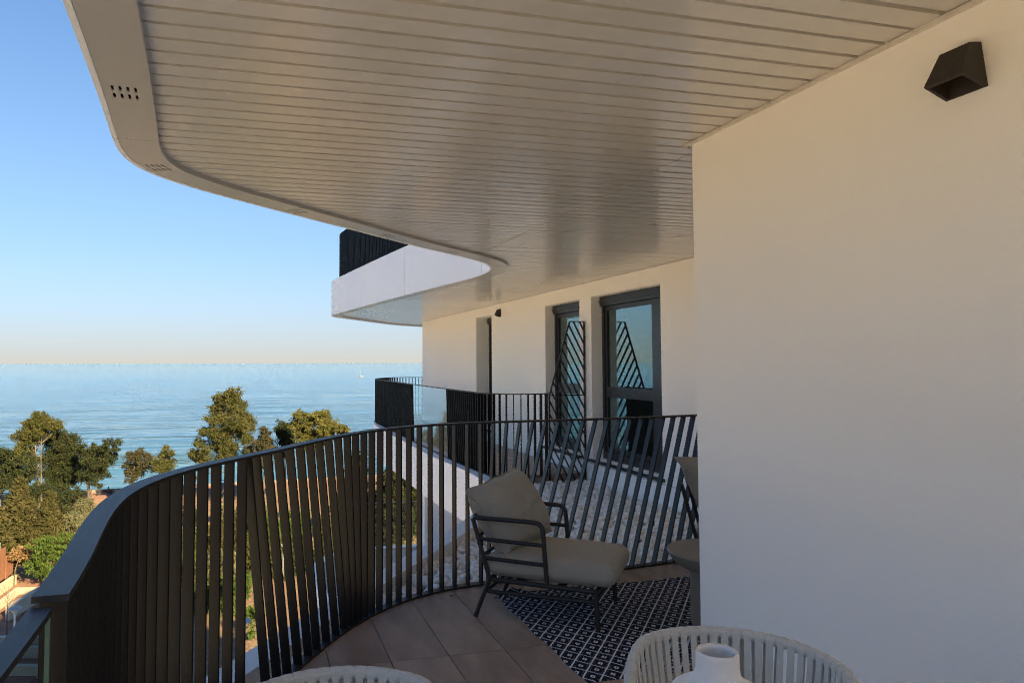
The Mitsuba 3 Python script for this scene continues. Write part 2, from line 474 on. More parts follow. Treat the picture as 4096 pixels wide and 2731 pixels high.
put('room_shell', cat([nbx(8.0, 14, TC + 0.001, TEND - 0.301, -0.75, 2.616), nbx(NF + 0.402, 8.0, TC + 0.001, TEND - 0.301, -0.3, -0.005), nbx(NF + 0.402, 7.999, 11.6, 11.75, 0.0, 2.6)]), 'dark_room', parent=B)
put('lower_wall', nbx(4.30, 14, TC + 0.002, 14.8, -17.6, -0.76), 'white_plaster', parent=B)
put('lower_wall', nbx(4.30, 14, 14.801, 17.62, -3.06, -0.76), 'shaded_plaster', parent=B)  # white wall lying in shade; the shade is painted in as grey
put('pilaster', nbx(4.12, 4.36, 17.62, 17.85, -3.06, -0.76), 'white_plaster', parent=B)
put('lower_wall', nbx(4.30, 14, 14.802, 19.0, -17.6, -3.3), 'white_plaster', parent=B)
put('lower_window', nbx(4.285, 4.298, 12.6, 14.6, -3.0, -0.95), 'window_glass', parent=B)
# slab of the storey above with its white fascia
put('roof_slab', prism(outer_poly.buffer(-0.035), 2.634, 3.33), 'white_plaster', parent=B)
fb = [OC.near(q) for q in [(-0.45, 0.1), (-1.60, 3.47), (-1.30, 4.92), (-0.30, 6.68), (0.45, 8.95), (-0.64, 11.68), (-1.59, 14.06), (-2.615, 16.95), (-2.0, 19.4), (-0.6, 22.1)]]
for a, b in zip(fb[:-1], fb[1:]):
    P, D = OC.part(a + 0.007, b - 0.007, max(8, int((b - a) / 0.07)))
    put('fascia_panel', ribbon(P, D, 0.0, 0.022, 2.572, 3.345), 'white_panel', parent=B, smooth=30)
P, D = OC.part(fb[0], fb[-1], 500)
put('fascia_coping', ribbon(P, D, 0.023, 0.20, 3.332, 3.341), 'coping_white', parent=B, smooth=30)

# ---- windows
def window(t0, t1, z0, z1):
    f0 = NF + (0.27 if t0 > 13 else 0.156)
    fr = num(B + '__window')
    w = 0.065
    ms = [nbx(f0, f0 + 0.07, t0, t0 + w, z0, z1), nbx(f0, f0 + 0.07, t1 - w, t1, z0, z1), nbx(f0, f0 + 0.07, t0 + w, t1 - w, z0, z0 + 0.10)]
    scene[fr] = mikit.ply(cat(ms), 'window_metal')
    put('shutter_box', cat([nbx(f0 - 0.03, f0 + 0.07, t0 + 0.001, t1 - 0.001, z1 - 0.13, z1 - 0.001), nbx(f0 - 0.045, f0 - 0.0305, t0 + 0.001, t1 - 0.001, z1 - 0.085, z1 - 0.055)]), 'window_metal', parent=fr)
    a, b, c, d = t0 + w, t1 - w, z0 + 0.10, z1 - 0.131
    v = 0.06
    zt0, zt1 = 1.045, 1.18
    put('sash', cat([nbx(f0 + 0.012, f0 + 0.06, a + 0.004, a + v, c + 0.004, d - 0.004), nbx(f0 + 0.012, f0 + 0.06, b - v, b - 0.004, c + 0.004, d - 0.004),
                     nbx(f0 + 0.012, f0 + 0.06, a + v, b - v, d - v, d - 0.004), nbx(f0 + 0.012, f0 + 0.06, a + v, b - v, c + 0.004, c + v),
                     nbx(f0 + 0.006, f0 + 0.06, a + v, b - v, zt0, zt1)]), 'window_metal', parent=fr)
    for za, zb in ((c + v, zt0), (zt1, d - v)):
        p = [W3(f0 + 0.03, a + v, za), W3(f0 + 0.03, b - v, za), W3(f0 + 0.03, b - v, zb), W3(f0 + 0.03, a + v, zb)]
        put('pane', trimesh.Trimesh(p, [[0, 2, 1], [0, 3, 2]], process=False), 'window_glass', parent=fr)
    put('sill', nbx(NF - 0.055, f0 - 0.001, t0 - 0.045, t1 + 0.045, z0 - 0.035, z0 - 0.002), 'window_metal', parent=fr)
    put('knob', nbx(f0 - 0.02, f0 + 0.0055, a + v + 0.12, a + v + 0.17, zt0 + 0.055, zt0 + 0.08), 'black_tube', parent=fr)
    if t0 < 8:
        put('stile', nbx(f0 - 0.01, f0 + 0.008, t0 + 0.002, t0 + 0.44, z0 + 0.002, z1 - 0.135), 'window_metal', parent=fr)
    labels[fr] = {}


for w_ in WIN:
    window(*w_)
for k_ in [k for k in labels if not labels[k]]:
    del labels[k_]

# ---------------------------------------------------------------- own terrace
rail_c = [(-0.36, 0.10), (-0.50, 0.62), (-0.62, 1.05), (-0.703, 1.327), (-0.77, 1.564), (-0.85, 1.796), (-0.93, 2.03), (-0.996, 2.267), (-1.035, 2.509), (-1.032, 2.755), (-0.978, 2.995), (-0.898, 3.228), (-0.816, 3.46), (-0.744, 3.695),
          (-0.676, 3.932), (-0.601, 4.166), (-0.509, 4.395), (-0.392, 4.611), (-0.239, 4.804), (-0.049, 4.959), (0.17, 5.072), (0.398, 5.164), (0.629, 5.249), (0.861, 5.331), (1.093, 5.413), (1.324, 5.497), (1.553, 5.588), (1.778, 5.689), (1.996, 5.802), (2.4, 6.03), (2.70, 6.22)]
RC = Curve(spline(rail_c, 500, s=0.001))
S0 = RC.near((-0.703, 1.327))
floor_poly = Polygon(np.vstack([RC.p + np.stack([RC.d[:, 1], -RC.d[:, 0]], 1) * 0.025, [W(NF, 5.3), W(NF, TC), W(NR, TC), W(NR, -1.0), W(-0.6, -1.0)]])).buffer(0)
floor_poly = floor_poly.difference(foot)
edge_pts = [(0.2, -1.2), (-0.55, 0.0), (-1.25, 1.2), (-1.50, 2.0), (-1.50, 2.7), (-1.04, 4.0), (-0.68, 4.98), (-0.32, 5.97), (0.22, 7.44), (0.40, 7.95), (0.53, 8.5), (0.55, 9.0), (0.53, 9.33)]
far_edge = [W(2.89, 9.1), W(2.885, 11.5), W(2.89, 14.0), W(2.90, 16.0), W(2.95, 17.6), W(3.02, 18.5), W(3.14, 19.2), W(3.45, 20.2), W(3.9, 20.9), W(4.6, 21.25), W(5.5, 21.4)]
EDGE = spline(np.vstack([edge_pts[:-2], far_edge[0:]]), 700, s=0.006)
slab_poly = Polygon(np.vstack([EDGE, [W(13.9, 22), W(13.9, -3)]])).buffer(0)
structure('terrace_floor', prism(floor_poly.intersection(sbox(-3, -0.8, 5, 8)), -0.2, -0.008), 'joint_dark', 'brown tiled terrace floor in the shade')
for i in range(-6, 15):
    for j in range(-4, 3):
        n0, t0 = 0.4 + 0.3038 * i, 3.757 + 1.217 * j
        q = Polygon([W(n0, t0), W(n0 + 0.3038, t0), W(n0 + 0.3038, t0 + 1.217), W(n0, t0 + 1.217)]).buffer(-0.0022, join_style=2).intersection(floor_poly)
        for g in getattr(q, 'geoms', [q]):
            if g.geom_type == 'Polygon' and g.area > 0.003 and g.bounds[1] > 0.6:
                put('tile', prism(g, -0.012, 0.0), 'floor_tile', parent='terrace_floor')
put('floor_slab', prism(slab_poly.difference(foot).buffer(-0.02), -0.72, -0.21), 'white_plaster', parent=B)

EC = Curve(EDGE)
P, D = EC.part(EC.near((-0.55, 0.0)), EC.L - 0.3, 600)
put('slab_fascia', ribbon(P, D, 0.0, 0.03, -0.735, -0.022), 'white_panel', parent=B, smooth=30)
s_n = EC.near((0.45, 8.1))
P, D = EC.part(EC.near((-0.55, 0.0)), s_n, 200)
put('coping', ribbon(P, D, 0.002, 0.17, -0.215, -0.02), 'coping_white', parent=B, smooth=30)
P, D = EC.part(s_n + 0.004, EC.L - 0.3, 400)
put('coping', ribbon(P, D, 0.002, 0.165, -0.215, -0.012), 'coping_white', parent=B, smooth=30)


def railing(key, curve, a, b, z0, z1, bars, depth=0.05, th=0.010, width=0.06, mat='rail_steel', bottom=True, top_gap=None):
    P, D = curve.part(a, b, max(12, int((b - a) / 0.05)))
    put('top_rail', ribbon(P, D, -width / 2, width / 2, z1 - 0.012, z1), 'rail_top_steel', parent=key, smooth=30)
    if bottom:
        put('bottom_rail', ribbon(P, D, -width / 2, width / 2, z0, z0 + 0.012), 'rail_top_steel', parent=key, smooth=30)
    for st, sb in bars:
        if not (a <= st <= b):
            continue
        p, d1 = curve.at(st)
        q, d2 = curve.at(min(max(sb, 0.0), curve.L))
        n1, n2 = np.array([d1[1], -d1[0]]), np.array([d2[1], -d2[0]])
        v = []
        for c, d, n, z in ((q, d2, n2, z0 + 0.006), (p, d1, n1, z1 - 0.006)):
            for s, o in ((-1, -1), (1, -1), (1, 1), (-1, 1)):
                v.append([*(c + n * s * depth / 2 + d * o * th / 2), z])
        f = [[0, 2, 1], [0, 3, 2], [4, 5, 6], [4, 6, 7]] + [x for k in range(4) for x in ([k, (k + 1) % 4, 4 + (k + 1) % 4], [k, 4 + (k + 1) % 4, 4 + k])]
        m = trimesh.Trimesh(v, f, process=False)
        if m.volume < 0:
            m.invert()
        put('baluster', m, mat, parent=key)


own = thing('railing', 'curved black steel railing of flat fins around the near terrace', 'railing')
bars = []
s = 2.005
while s > 0.02:
    bars.append((S0 + s, S0 + s))
    s -= 0.094
lean_t = [2.040, 2.106, 2.201, 2.30, 2.41, 2.52, 2.63, 2.735, 2.845, 2.955, 3.06, 3.155, 3.245, 3.33, 3.415]
lean_b = [2.215, 2.313, 2.409, 2.521, 2.632, 2.727, 2.837, 2.946, 3.039, 3.10, 3.15, 3.20, 3.26, 3.33, 3.41]
bars += [(S0 + a, S0 + b) for a, b in zip(lean_t, lean_b)]
s, i = 3.504, 15
while s < 6.9:
    lean = np.interp(i, [23, 25, 28, 29], [0, 0.10, 0.28, 0.315])
    bars.append((S0 + s, S0 + s - lean))
    s += 0.0915 if i < 20 else 0.1005
    i += 1
railing(own, RC, S0 - 0.005, RC.L, 0.001, 1.10, bars, depth=0.046)
# the glass panel that goes on from the near end of the railing
P, D = RC.part(0.05, S0 - 0.02, 24)
put('glass_cap', ribbon(P, D, -0.030, 0.008, 1.073, 1.085), 'rail_top_steel', parent=own, smooth=30)
N = np.stack([D[:, 1], -D[:, 0]], 1)
g0 = P + N * 0.0
v = np.vstack([np.c_[g0, np.full(24, 0.03)], np.c_[g0, np.full(24, 1.073)]])
f = [x for i in range(23) for x in ([i, i + 1, 24 + i + 1], [i, 24 + i + 1, 24 + i])]
put('glass_pane', trimesh.Trimesh(v, f, process=False), 'rail_glass', parent=own)
p, d = RC.at(S0 - 0.018)
put('glass_edge', ribbon(np.array([p - d * 0.004, p + d * 0.004]), np.array([d, d]), -0.004, 0.004, 0.03, 1.072), 'glass_edge', parent=own)

# gravel between the terraces
T9 = 9.38
bed = Polygon([(-1.02, 3.55), (-0.98, 3.9), (-0.50, 5.0), (-0.13, 6.0), (0.19, 6.93), (0.42, 7.55), (0.62, 8.2), (0.78, 8.9), (0.85, 9.35), W(3.2, T9), W(NF, T9), W(NF, 5.1), *[tuple(q) for q in (RC.p + np.stack([-RC.d[:, 1], RC.d[:, 0]], 1) * 0.03)[::-1] if 3.3 < q[1] < 6.2]]).buffer(0)
put('gravel_bed', prism(bed.buffer(0.12).difference(floor_poly).difference(foot), -0.206, -0.165), 'gravel_bed_soil', parent=B)
ico1, ico2 = trimesh.creation.icosphere(1), trimesh.creation.icosphere(2)
peb = []
x0, y0, x1, y1 = bed.bounds
pts = []
g = 0.056
for i in range(int((x1 - x0) / g)):
    for j in range(int((y1 - y0) / g)):
        for lay in (0, 1):
            q = np.array([x0 + i * g + (0.5 * lay + rng.uniform(-0.45, 0.45)) * g, y0 + j * g + (0.5 * lay + rng.uniform(-0.45, 0.45)) * g])
            if (lay == 0 or rng.random() < 0.55) and bed.contains(Point(q)):
                pts.append((*q, lay))
vs, fs, at = [], [], 0
for x, y, lay in pts:
    near = y < 6.3
    m = ico2 if near else ico1
    r = rng.uniform(0.72, 1.3) * 0.038
    v = m.vertices * np.array([1.0, rng.uniform(0.62, 0.9), rng.uniform(0.5, 0.75)]) * r
    v = v * (1 + 0.22 * (meshkit.noise(m.vertices * 1.4 + rng.uniform(0, 50, 3)) - 0.5)[:, None])
    R = trimesh.transformations.euler_matrix(rng.uniform(-0.6, 0.6), rng.uniform(-0.6, 0.6), rng.uniform(0, 6.28))[:3, :3]
    rise = 0.035 * (meshkit.noise(np.array([[x * 1.8, y * 1.8, 0]]))[0])
    vs.append(v @ R.T + [x, y, -0.155 + 0.030 * lay + rise + rng.uniform(0, 0.012)])
    fs.append(m.faces + at)
    at += len(v)
tag(put('pebble_gravel', trimesh.Trimesh(np.vstack(vs), np.vstack(fs), process=False), 'pebble_stone', True), 'pale rounded pebbles filling the bed between the terraces', 'gravel', kind='stuff')

# ---------------------------------------------------------------- neighbouring terrace
fr_pts = [W(3.90, 9.36), W(3.62, 9.30), W(3.36, 9.33), W(3.18, 9.55), W(3.09, 10.0), W(3.065, 11.6), W(3.07, 14.4), W(3.09, 17.3), W(3.12, 18.5), W(3.20, 19.25), W(3.45, 20.15), W(3.85, 20.7), W(4.4, 21.0), W(5.2, 21.15)]
FR = Curve(spline(np.array(fr_pts), 500, s=0.0015))
nb = thing('railing', 'black finned railing with a clear glass section around the neighbouring terrace', 'railing')
gA, gB = FR.near(W(3.06, 11.62)), FR.near(W(3.07, 14.15))
bars, s = [], 0.03
while s < FR.L:
    if s < gA - 0.1:
        lean = np.interp(s, [1.2, 2.2], [0.0, 0.15])
        bars.append((s, s - lean * 0 + (-0.10 if s > 1.6 else 0.0)))
    elif s > gB:
        bars.append((s, s - 0.12 if s < gB + 3.0 else s))
    s += 0.098
railing(nb, FR, 0.0, FR.L, -0.011, 1.09, bars, width=0.05)
P, D = FR.part(gA - 0.1, gB + 0.02, 20)
v = np.vstack([np.c_[P, np.full(20, 0.01)], np.c_[P, np.full(20, 1.075)]])
put('glass_pane', trimesh.Trimesh(v, [x for i in range(19) for x in ([i, i + 1, 20 + i + 1], [i, 20 + i + 1, 20 + i])], process=False), 'rail_glass', parent=nb)
nfloor = Polygon(np.vstack([FR.p, [W(NF, 21.0), W(NF, T9), W(3.9, T9)]])).buffer(0).difference(foot)
structure('terrace_floor', prism(nfloor, -0.20, -0.02), 'floor_tile', 'brown tiled floor of the neighbouring terrace')
for i in range(0, 5):
    for j in range(0, 4):
        n0, t0 = 3.0 + 0.3038 * i, T9 + 0.002 + 1.217 * j
        q = Polygon([W(n0, t0), W(n0 + 0.3038, t0), W(n0 + 0.3038, t0 + 1.217), W(n0, t0 + 1.217)]).buffer(-0.002, join_style=2).intersection(nfloor.buffer(-0.03))
        for g_ in getattr(q, 'geoms', [q]):
            if g_.geom_type == 'Polygon' and g_.area > 0.003:
                put('tile', prism(g_, -0.019, -0.006), 'floor_tile', parent='terrace_floor_001')

# tall divider screen
sc = thing('divider_screen', 'tall tapering black steel screen with slanting bars between the two terraces', 'screen')
nv = np.array([*ET, 0.0])
A_, B_, C_, D_, E_ = (3.92, -0.14), (3.92, 1.06), (4.229, 2.065), (4.44, 2.065), (4.44, -0.16)
for a, b in ((A_, B_), (B_, C_), (C_, D_), (D_, E_), (B_, (4.44, 1.06))):
    put('frame_bar', bar(W3(a[0], T9 - 0.03, a[1]), W3(b[0], T9 - 0.03, b[1]), 0.034, 0.012, nv), 'rail_steel', parent=sc)
tri = Polygon([A_, B_, C_, D_, E_])
for c in np.arange(0.55, 3.6, 0.178):
    l = LineString([(3.5, c + 0.55), (4.9, c + 0.55 - 1.4 * 1.95)]).intersection(tri)
    if l.length > 0.08 and l.geom_type == 'LineString':
        (a0, z0_), (a1, z1_) = l.coords
        put('slat', bar(W3(a0, T9 - 0.03, z0_), W3(a1, T9 - 0.03, z1_), 0.048, 0.006, nv), 'rail_steel', parent=sc)
for z in (1.85, 1.15, 0.35):
    put('bracket', nbx(4.45, NF, T9 - 0.05, T9 - 0.01, z - 0.02, z + 0.02), 'grey_paint', parent=sc)

# railing of the storey above
UR = Curve(spline(np.array([W(1.85 + 0.04, 11.6), W(1.90, 13.0), (-1.35, 13.5), (-2.30, 15.88), (-2.42, 16.5), (-2.36, 17.3), (-1.9, 18.8), (-1.2, 20.5)])[2:], 200, s=0.002)) if False else None
UC = Curve(OUT + np.stack([OC.d[:, 1], -OC.d[:, 0]], 1) * 0.20)
ub = thing('railing', 'black finned railing on the white balcony of the storey above', 'railing')
u0, u1 = UC.near((-0.62, 11.95)), UC.near((-1.7, 20.0))
bars, s = [], u0
while s < u1:
    bars.append((s + 0.04, s - 0.02 if s < u0 + 4 else s + 0.04))
    s += 0.098
railing(ub, UC, u0, u1, 3.345, 4.42, bars, width=0.05)

# storey below: terrace with a glass balustrade
low = Polygon([(-1.6, 10.0), (-1.95, 12.4), (-2.35, 14.2), (-2.75, 15.9), (-2.96, 17.0), (-2.75, 17.8), (-2.1, 18.35), (-1.3, 18.6), (-0.4, 18.75), W(4.3, 18.6), W(4.3, 8.5), W(2.0, 8.5)])
structure('lower_terrace_floor', prism(low.buffer(-0.1), -3.4, -3.05), 'floor_tile', 'sand coloured terrace floor one storey below')
lowc = Curve(resample(np.array(low.exterior.coords)[:9], 120))
P, D = lowc.part(0, lowc.L, 120)
put('lower_coping', ribbon(P, D, -0.02, 0.16, -3.75, -3.02), 'white_panel', parent=B, smooth=30)
lg = thing('glass_balustrade', 'clear glass balustrade around the terrace one storey below', 'balustrade')
a = lowc.near((-2.1, 18.35)) - 1.0
for i in range(3):
    P, D = lowc.part(a + i * 0.98 + 0.006, min(a + (i + 1) * 0.98, lowc.L - 0.02), 8)
    N = np.stack([D[:, 1], -D[:, 0]], 1)
    P = P + N * 0.08
    v = np.vstack([np.c_[P, np.full(8, -3.02)], np.c_[P, np.full(8, -1.95)]])
    put('glass_pane', trimesh.Trimesh(v, [x for i_ in range(7) for x in ([i_, i_ + 1, 8 + i_ + 1], [i_, 8 + i_ + 1, 8 + i_])], process=False), 'rail_glass', parent=lg)
P, D = lowc.part(a, lowc.L, 30)
put('cap_rail', ribbon(P, D, 0.065, 0.095, -1.95, -1.93), 'grey_paint', parent=lg)

# ---------------------------------------------------------------- wall lamps
def wall_lamp(n, t, z, label, h=0.142):
    k_ = thing('wall_lamp', label, 'wall lamp')
    # trapezoid shell, open below
    tw, bw = 0.105, 0.138
    o = np.array([[n, t - bw / 2, z - h / 2], [n, t + bw / 2, z - h / 2], [n, t + tw / 2, z + h / 2], [n, t - tw / 2, z + h / 2],
                  [n - 0.092, t - bw / 2 + 0.004, z - h / 2 + 0.034], [n - 0.092, t + bw / 2 - 0.004, z - h / 2 + 0.034], [n - 0.042, t + tw / 2 - 0.002, z + h / 2 - 0.004], [n - 0.042, t - tw / 2 + 0.002, z + h / 2 - 0.004]])
    hull = m3.Manifold.hull_points(o.tolist())
    c = o.mean(0)
    i_ = c + (o - c) * 0.86
    i_[[0, 1], 2] = z - h / 2 - 0.014
    i_[[4, 5], 2] = z - h / 2 + 0.020
    shell = hull - m3.Manifold.hull_points(i_.tolist())
    me = shell.to_mesh()
    m = trimesh.Trimesh(me.vert_properties[:, :3], me.tri_verts)
    put('housing', nt(m), 'lamp_black', parent=k_)
    put('diffuser', nbx(n - 0.05, n - 0.015, t - 0.035, t + 0.035, z - 0.01, z - 0.005), 'dark_void', parent=k_)


wall_lamp(NR - 0.001, 1.748, 2.396, 'dark wedge shaped wall lamp high on the near white wall')
wall_lamp(NF - 0.001, 12.94, 2.42, 'small dark wedge wall lamp above the far terrace beside the narrow window')

# ---------------------------------------------------------------- furniture
def se(x, p):
    return np.sign(x) * np.abs(x) ** p


def cushion_box(u0, u1, v0, v1, z0, z1, r=0.055, crown=0.02, step=0.02):
    """A box cushion with rounded edges and a slightly crowned top."""
    m = m3.Manifold.cube([u1 - u0 - 2 * r, v1 - v0 - 2 * r, z1 - z0 - 2 * r], True)
    me = m.to_mesh()
    bb = me.vert_properties[:, :3]
    hull = m3.Manifold.batch_hull([m3.Manifold.sphere(r, 20).translate(list(map(float, q))) for q in bb]).refine_to_length(step)
    me = hull.to_mesh()
    v = np.array(me.vert_properties[:, :3], float)
    a, b = v[:, 0] / ((u1 - u0) / 2), v[:, 1] / ((v1 - v0) / 2)
    up = np.clip(v[:, 2] / ((z1 - z0) / 2), -1, 1)
    v[:, 2] += crown * np.clip(1 - a * a, 0, 1) * np.clip(1 - b * b, 0, 1) * up
    v[:, 2] += 0.006 * (meshkit.fbm(v * 7, 3) - 0.5) * (up > 0)
    bul = 0.012 * np.clip(1 - (v[:, 2] / ((z1 - z0) / 2)) ** 2, 0, 1)
    v[:, 1] += np.sign(b) * bul * (np.abs(b) > 0.85)
    v[:, 0] += np.sign(a) * bul * (np.abs(a) > 0.85)
    v += [(u0 + u1) / 2, (v0 + v1) / 2, (z0 + z1) / 2]
    return trimesh.Trimesh(v, me.tri_verts, process=False)


def pillow(c00, c10, c11, c01, th=0.17, n=40, seed=3):
    """A stuffed square pillow with a flat flange and pointed ears; corners go round."""
    c00, c10, c11, c01 = (np.asarray(c, float) for c in (c00, c10, c11, c01))
    nrm = np.cross(c10 - c00, c01 - c00)
    nrm /= np.linalg.norm(nrm)
    a = np.linspace(0, 1, n)
    A, Bq = np.meshgrid(a, a, indexing='ij')
    x, y = 2 * A - 1, 2 * Bq - 1
    pull = 0.04                                        # sides drawn in between the ears
    xs, ys = x * (1 - pull * (1 - y ** 4) * np.abs(x) ** 3), y * (1 - pull * (1 - x ** 4) * np.abs(y) ** 3)
    A2, B2 = (xs + 1) / 2, (ys + 1) / 2
    P = (c00 * ((1 - A2) * (1 - B2))[..., None] + c10 * (A2 * (1 - B2))[..., None] + c11 * (A2 * B2)[..., None] + c01 * ((1 - A2) * B2)[..., None])
    puff = (np.clip(1 - (np.abs(x) / 0.93) ** 2.6, 0, 1) * np.clip(1 - (np.abs(y) / 0.93) ** 2.6, 0, 1)) ** 0.42
    wr = 0.030 * (meshkit.fbm(np.stack([x * 2.2 + seed, y * 2.2, 0 * x], -1), 4) - 0.5)
    rad = 0.010 * np.sin(np.arctan2(y, x) * 13 + seed) * np.clip(np.hypot(x, y) - 0.55, 0, 1) * puff
    top = P + nrm * (th / 2 * puff + 0.003 + (wr + rad) * puff)[..., None]
    bot = P - nrm * (th / 2 * puff + 0.003 + wr * puff)[..., None]
    edge = 0.012 * np.sin(9 * (x + y) + seed)
    flp = (1 - puff) * (np.maximum(np.abs(x), np.abs(y)) > 0.93)
    top += nrm * (edge * flp)[..., None]
    bot += nrm * (edge * flp)[..., None]
    v = np.vstack([top.reshape(-1, 3), bot.reshape(-1, 3)])
    f = []
    N2 = n * n
    for i in range(n - 1):
        for j in range(n - 1):
            q = [i * n + j, (i + 1) * n + j, (i + 1) * n + j + 1, i * n + j + 1]
            f += [[q[0], q[1], q[2]], [q[0], q[2], q[3]], [N2 + q[0], N2 + q[2], N2 + q[1]], [N2 + q[0], N2 + q[3], N2 + q[2]]]
    ring = [(i, 0) for i in range(n)] + [(n - 1, j) for j in range(1, n)] + [(i, n - 1) for i in range(n - 2, -1, -1)] + [(0, j) for j in range(n - 2, 0, -1)]
    ring = [i * n + j for i, j in ring]
    for p, q in zip(ring, ring[1:] + ring[:1]):
        f += [[p, N2 + p, N2 + q], [p, N2 + q, q]]
    m = trimesh.Trimesh(v, f, process=False)
    if m.volume < 0:
        m.invert()
    return m


CW_ = 0.575


def armchair(M, label, first=None):
    key = thing('armchair', label, 'armchair', None)
    if first:
        for k_ in [k for k in list(scene) if k.startswith(first + '__')]:
            scene[key + k_[len(first):]] = {**scene[k_], 'to_world': T(M)}
        return key
    r = 0.0135
    for v, s in ((0.0, 1), (CW_, -1)):
        put('leg', tube([(-0.012, v - 0.008 * s, 0.0), (0.075, v, 0.232)], r), 'black_tube', 30, key, M)
        put('leg', tube([(0.713, v, 0.0), (0.703, v, 0.225)], r), 'black_tube', 30, key, M)
        put('rear_post', tube(fillet([(0.075, v, 0.225), (-0.030, v, 0.572)], 0.03), r), 'black_tube', 30, key, M)
        put('front_post', tube(fillet([(0.424, v, 0.222), (0.412, v, 0.38), (0.398, v, 0.572), (0.30, v, 0.576)], 0.085, 8), r), 'black_tube', 30, key, M)
    put('arm_rail', tube(fillet([(0.31, 0.0, 0.576), (-0.035, 0.0, 0.576), (-0.035, CW_, 0.576), (0.31, CW_, 0.576)], 0.06, 7), r), 'black_tube', 30, key, M)
    for z, u0, u1 in ((0.455, 0.005, 0.405), (0.345, 0.038, 0.412)):
        put('side_rail', tube(fillet([(u1, 0.0, z - 0.008), (u0 - 0.022, 0.0, z), (u0 - 0.022, CW_, z), (u1, CW_, z - 0.008)], 0.05, 6), r * 0.85), 'black_tube', 30, key, M)
    loop = fillet([(0.075, 0, 0.224), (0.705, 0, 0.217), (0.705, CW_, 0.217), (0.075, CW_, 0.224)], 0.035, 6, closed=True)
    put('seat_frame', tube(loop, r, closed=True), 'black_tube', 30, key, M)
    loop = fillet([(0.052, 0, 0.152), (0.700, 0, 0.160), (0.700, CW_, 0.160), (0.052, CW_, 0.152)], 0.035, 6, closed=True)
    put('stretcher', tube(loop, r * 0.9, closed=True), 'black_tube', 30, key, M)
    for u in (0.25, 0.50):
        put('seat_slat', bar((u, 0, 0.222), (u, CW_, 0.222), 0.05, 0.006, (1, 0, 0)), 'black_tube', False, key, M)
    put('seat_cushion', cushion_box(0.05, 0.80, 0.015, CW_ - 0.015, 0.236, 0.372, r=0.05, crown=0.03), 'cushion_fabric', True, key, M)
    a = np.array([[0.06, 0.018, 0.335], [0.77, 0.018, 0.335]])
    put('back_pillow', pillow((0.165, 0.02, 0.345), (-0.085, 0.02, 0.735), (0.075, 0.545, 0.815), (0.315, 0.555, 0.405), th=0.30), 'cushion_fabric', True, key, M)
    ring_ = fillet([(0.046, 0.0105, 0.338), (0.804, 0.0105, 0.338), (0.804, CW_ - 0.0105, 0.338), (0.046, CW_ - 0.0105, 0.338)], 0.055, 7, closed=True)
    put('piping', tube(ring_, 0.0032, 6, closed=True), 'cushion_fabric', 40, key, M)
    return key


def place(x, y, ang):
    M = np.eye(4)
    M[:2, 0] = [math.cos(ang), math.sin(ang)]
    M[:2, 1] = [-math.sin(ang), math.cos(ang)]
    M[:2, 3] = [x, y]
    return M


ch = armchair(place(0.192, 4.475, math.radians(-22.3)) @ np.array([[1, 0, 0, 0], [0, 1, 0, 0], [0, 0, 1, 0.004], [0, 0, 0, 1.0]]), 'taupe cushioned armchair with black tube frame standing on the patterned rug')

# the armless lounge chair of which the corner lets one edge be seen
lc = thing('lounge_chair', 'taupe cushioned seat half hidden by the white wall corner behind the round side table', 'chair')
LM = place(1.675, 5.19, math.radians(-22.3))
LW = 0.40
for v in (0.0, LW):
    put('rear_post', tube(fillet([(-0.03, v, 0.66), (0.075, v, 0.24), (0.02, v, 0.0)], 0.03), 0.0135), 'black_tube', 30, lc, LM)
    put('leg', tube([(0.60, v, 0.225), (0.61, v, 0.0)], 0.0135), 'black_tube', 30, lc, LM)
put('seat_frame', tube(fillet([(0.07, 0, 0.225), (0.60, 0, 0.22), (0.60, LW, 0.22), (0.07, LW, 0.225)], 0.03, 5, closed=True), 0.0125, closed=True), 'black_tube', 30, lc, LM)
put('seat_cushion', cushion_box(0.06, 0.64, 0.01, LW - 0.01, 0.236, 0.37, r=0.05, crown=0.02), 'cushion_fabric', True, lc, LM)
put('back_pillow', pillow((0.13, 0.03, 0.37), (-0.075, 0.03, 0.845), (0.36, LW - 0.03, 0.84), (0.5, LW - 0.03, 0.40), th=0.2, seed=8), 'cushion_fabric', True, lc, LM)

# side table
st = thing('side_table', 'round taupe metal side table with thick pedestal by the wall corner', 'table')
c = (1.545, 4.26, 0.0)
put('tabletop', revolve([(0.0, 0.445), (0.262, 0.445), (0.272, 0.440), (0.276, 0.431), (0.270, 0.415), (0.235, 0.372), (0.19, 0.345), (0.15, 0.338), (0.0, 0.338)], 72, c), 'taupe_metal', 30, st)
put('pedestal', revolve([(0.0, 0.336), (0.150, 0.336), (0.150, 0.05), (0.146, 0.025), (0.132, 0.009), (0.115, 0.004), (0.0, 0.004)], 64, c), 'taupe_metal', 30, st)

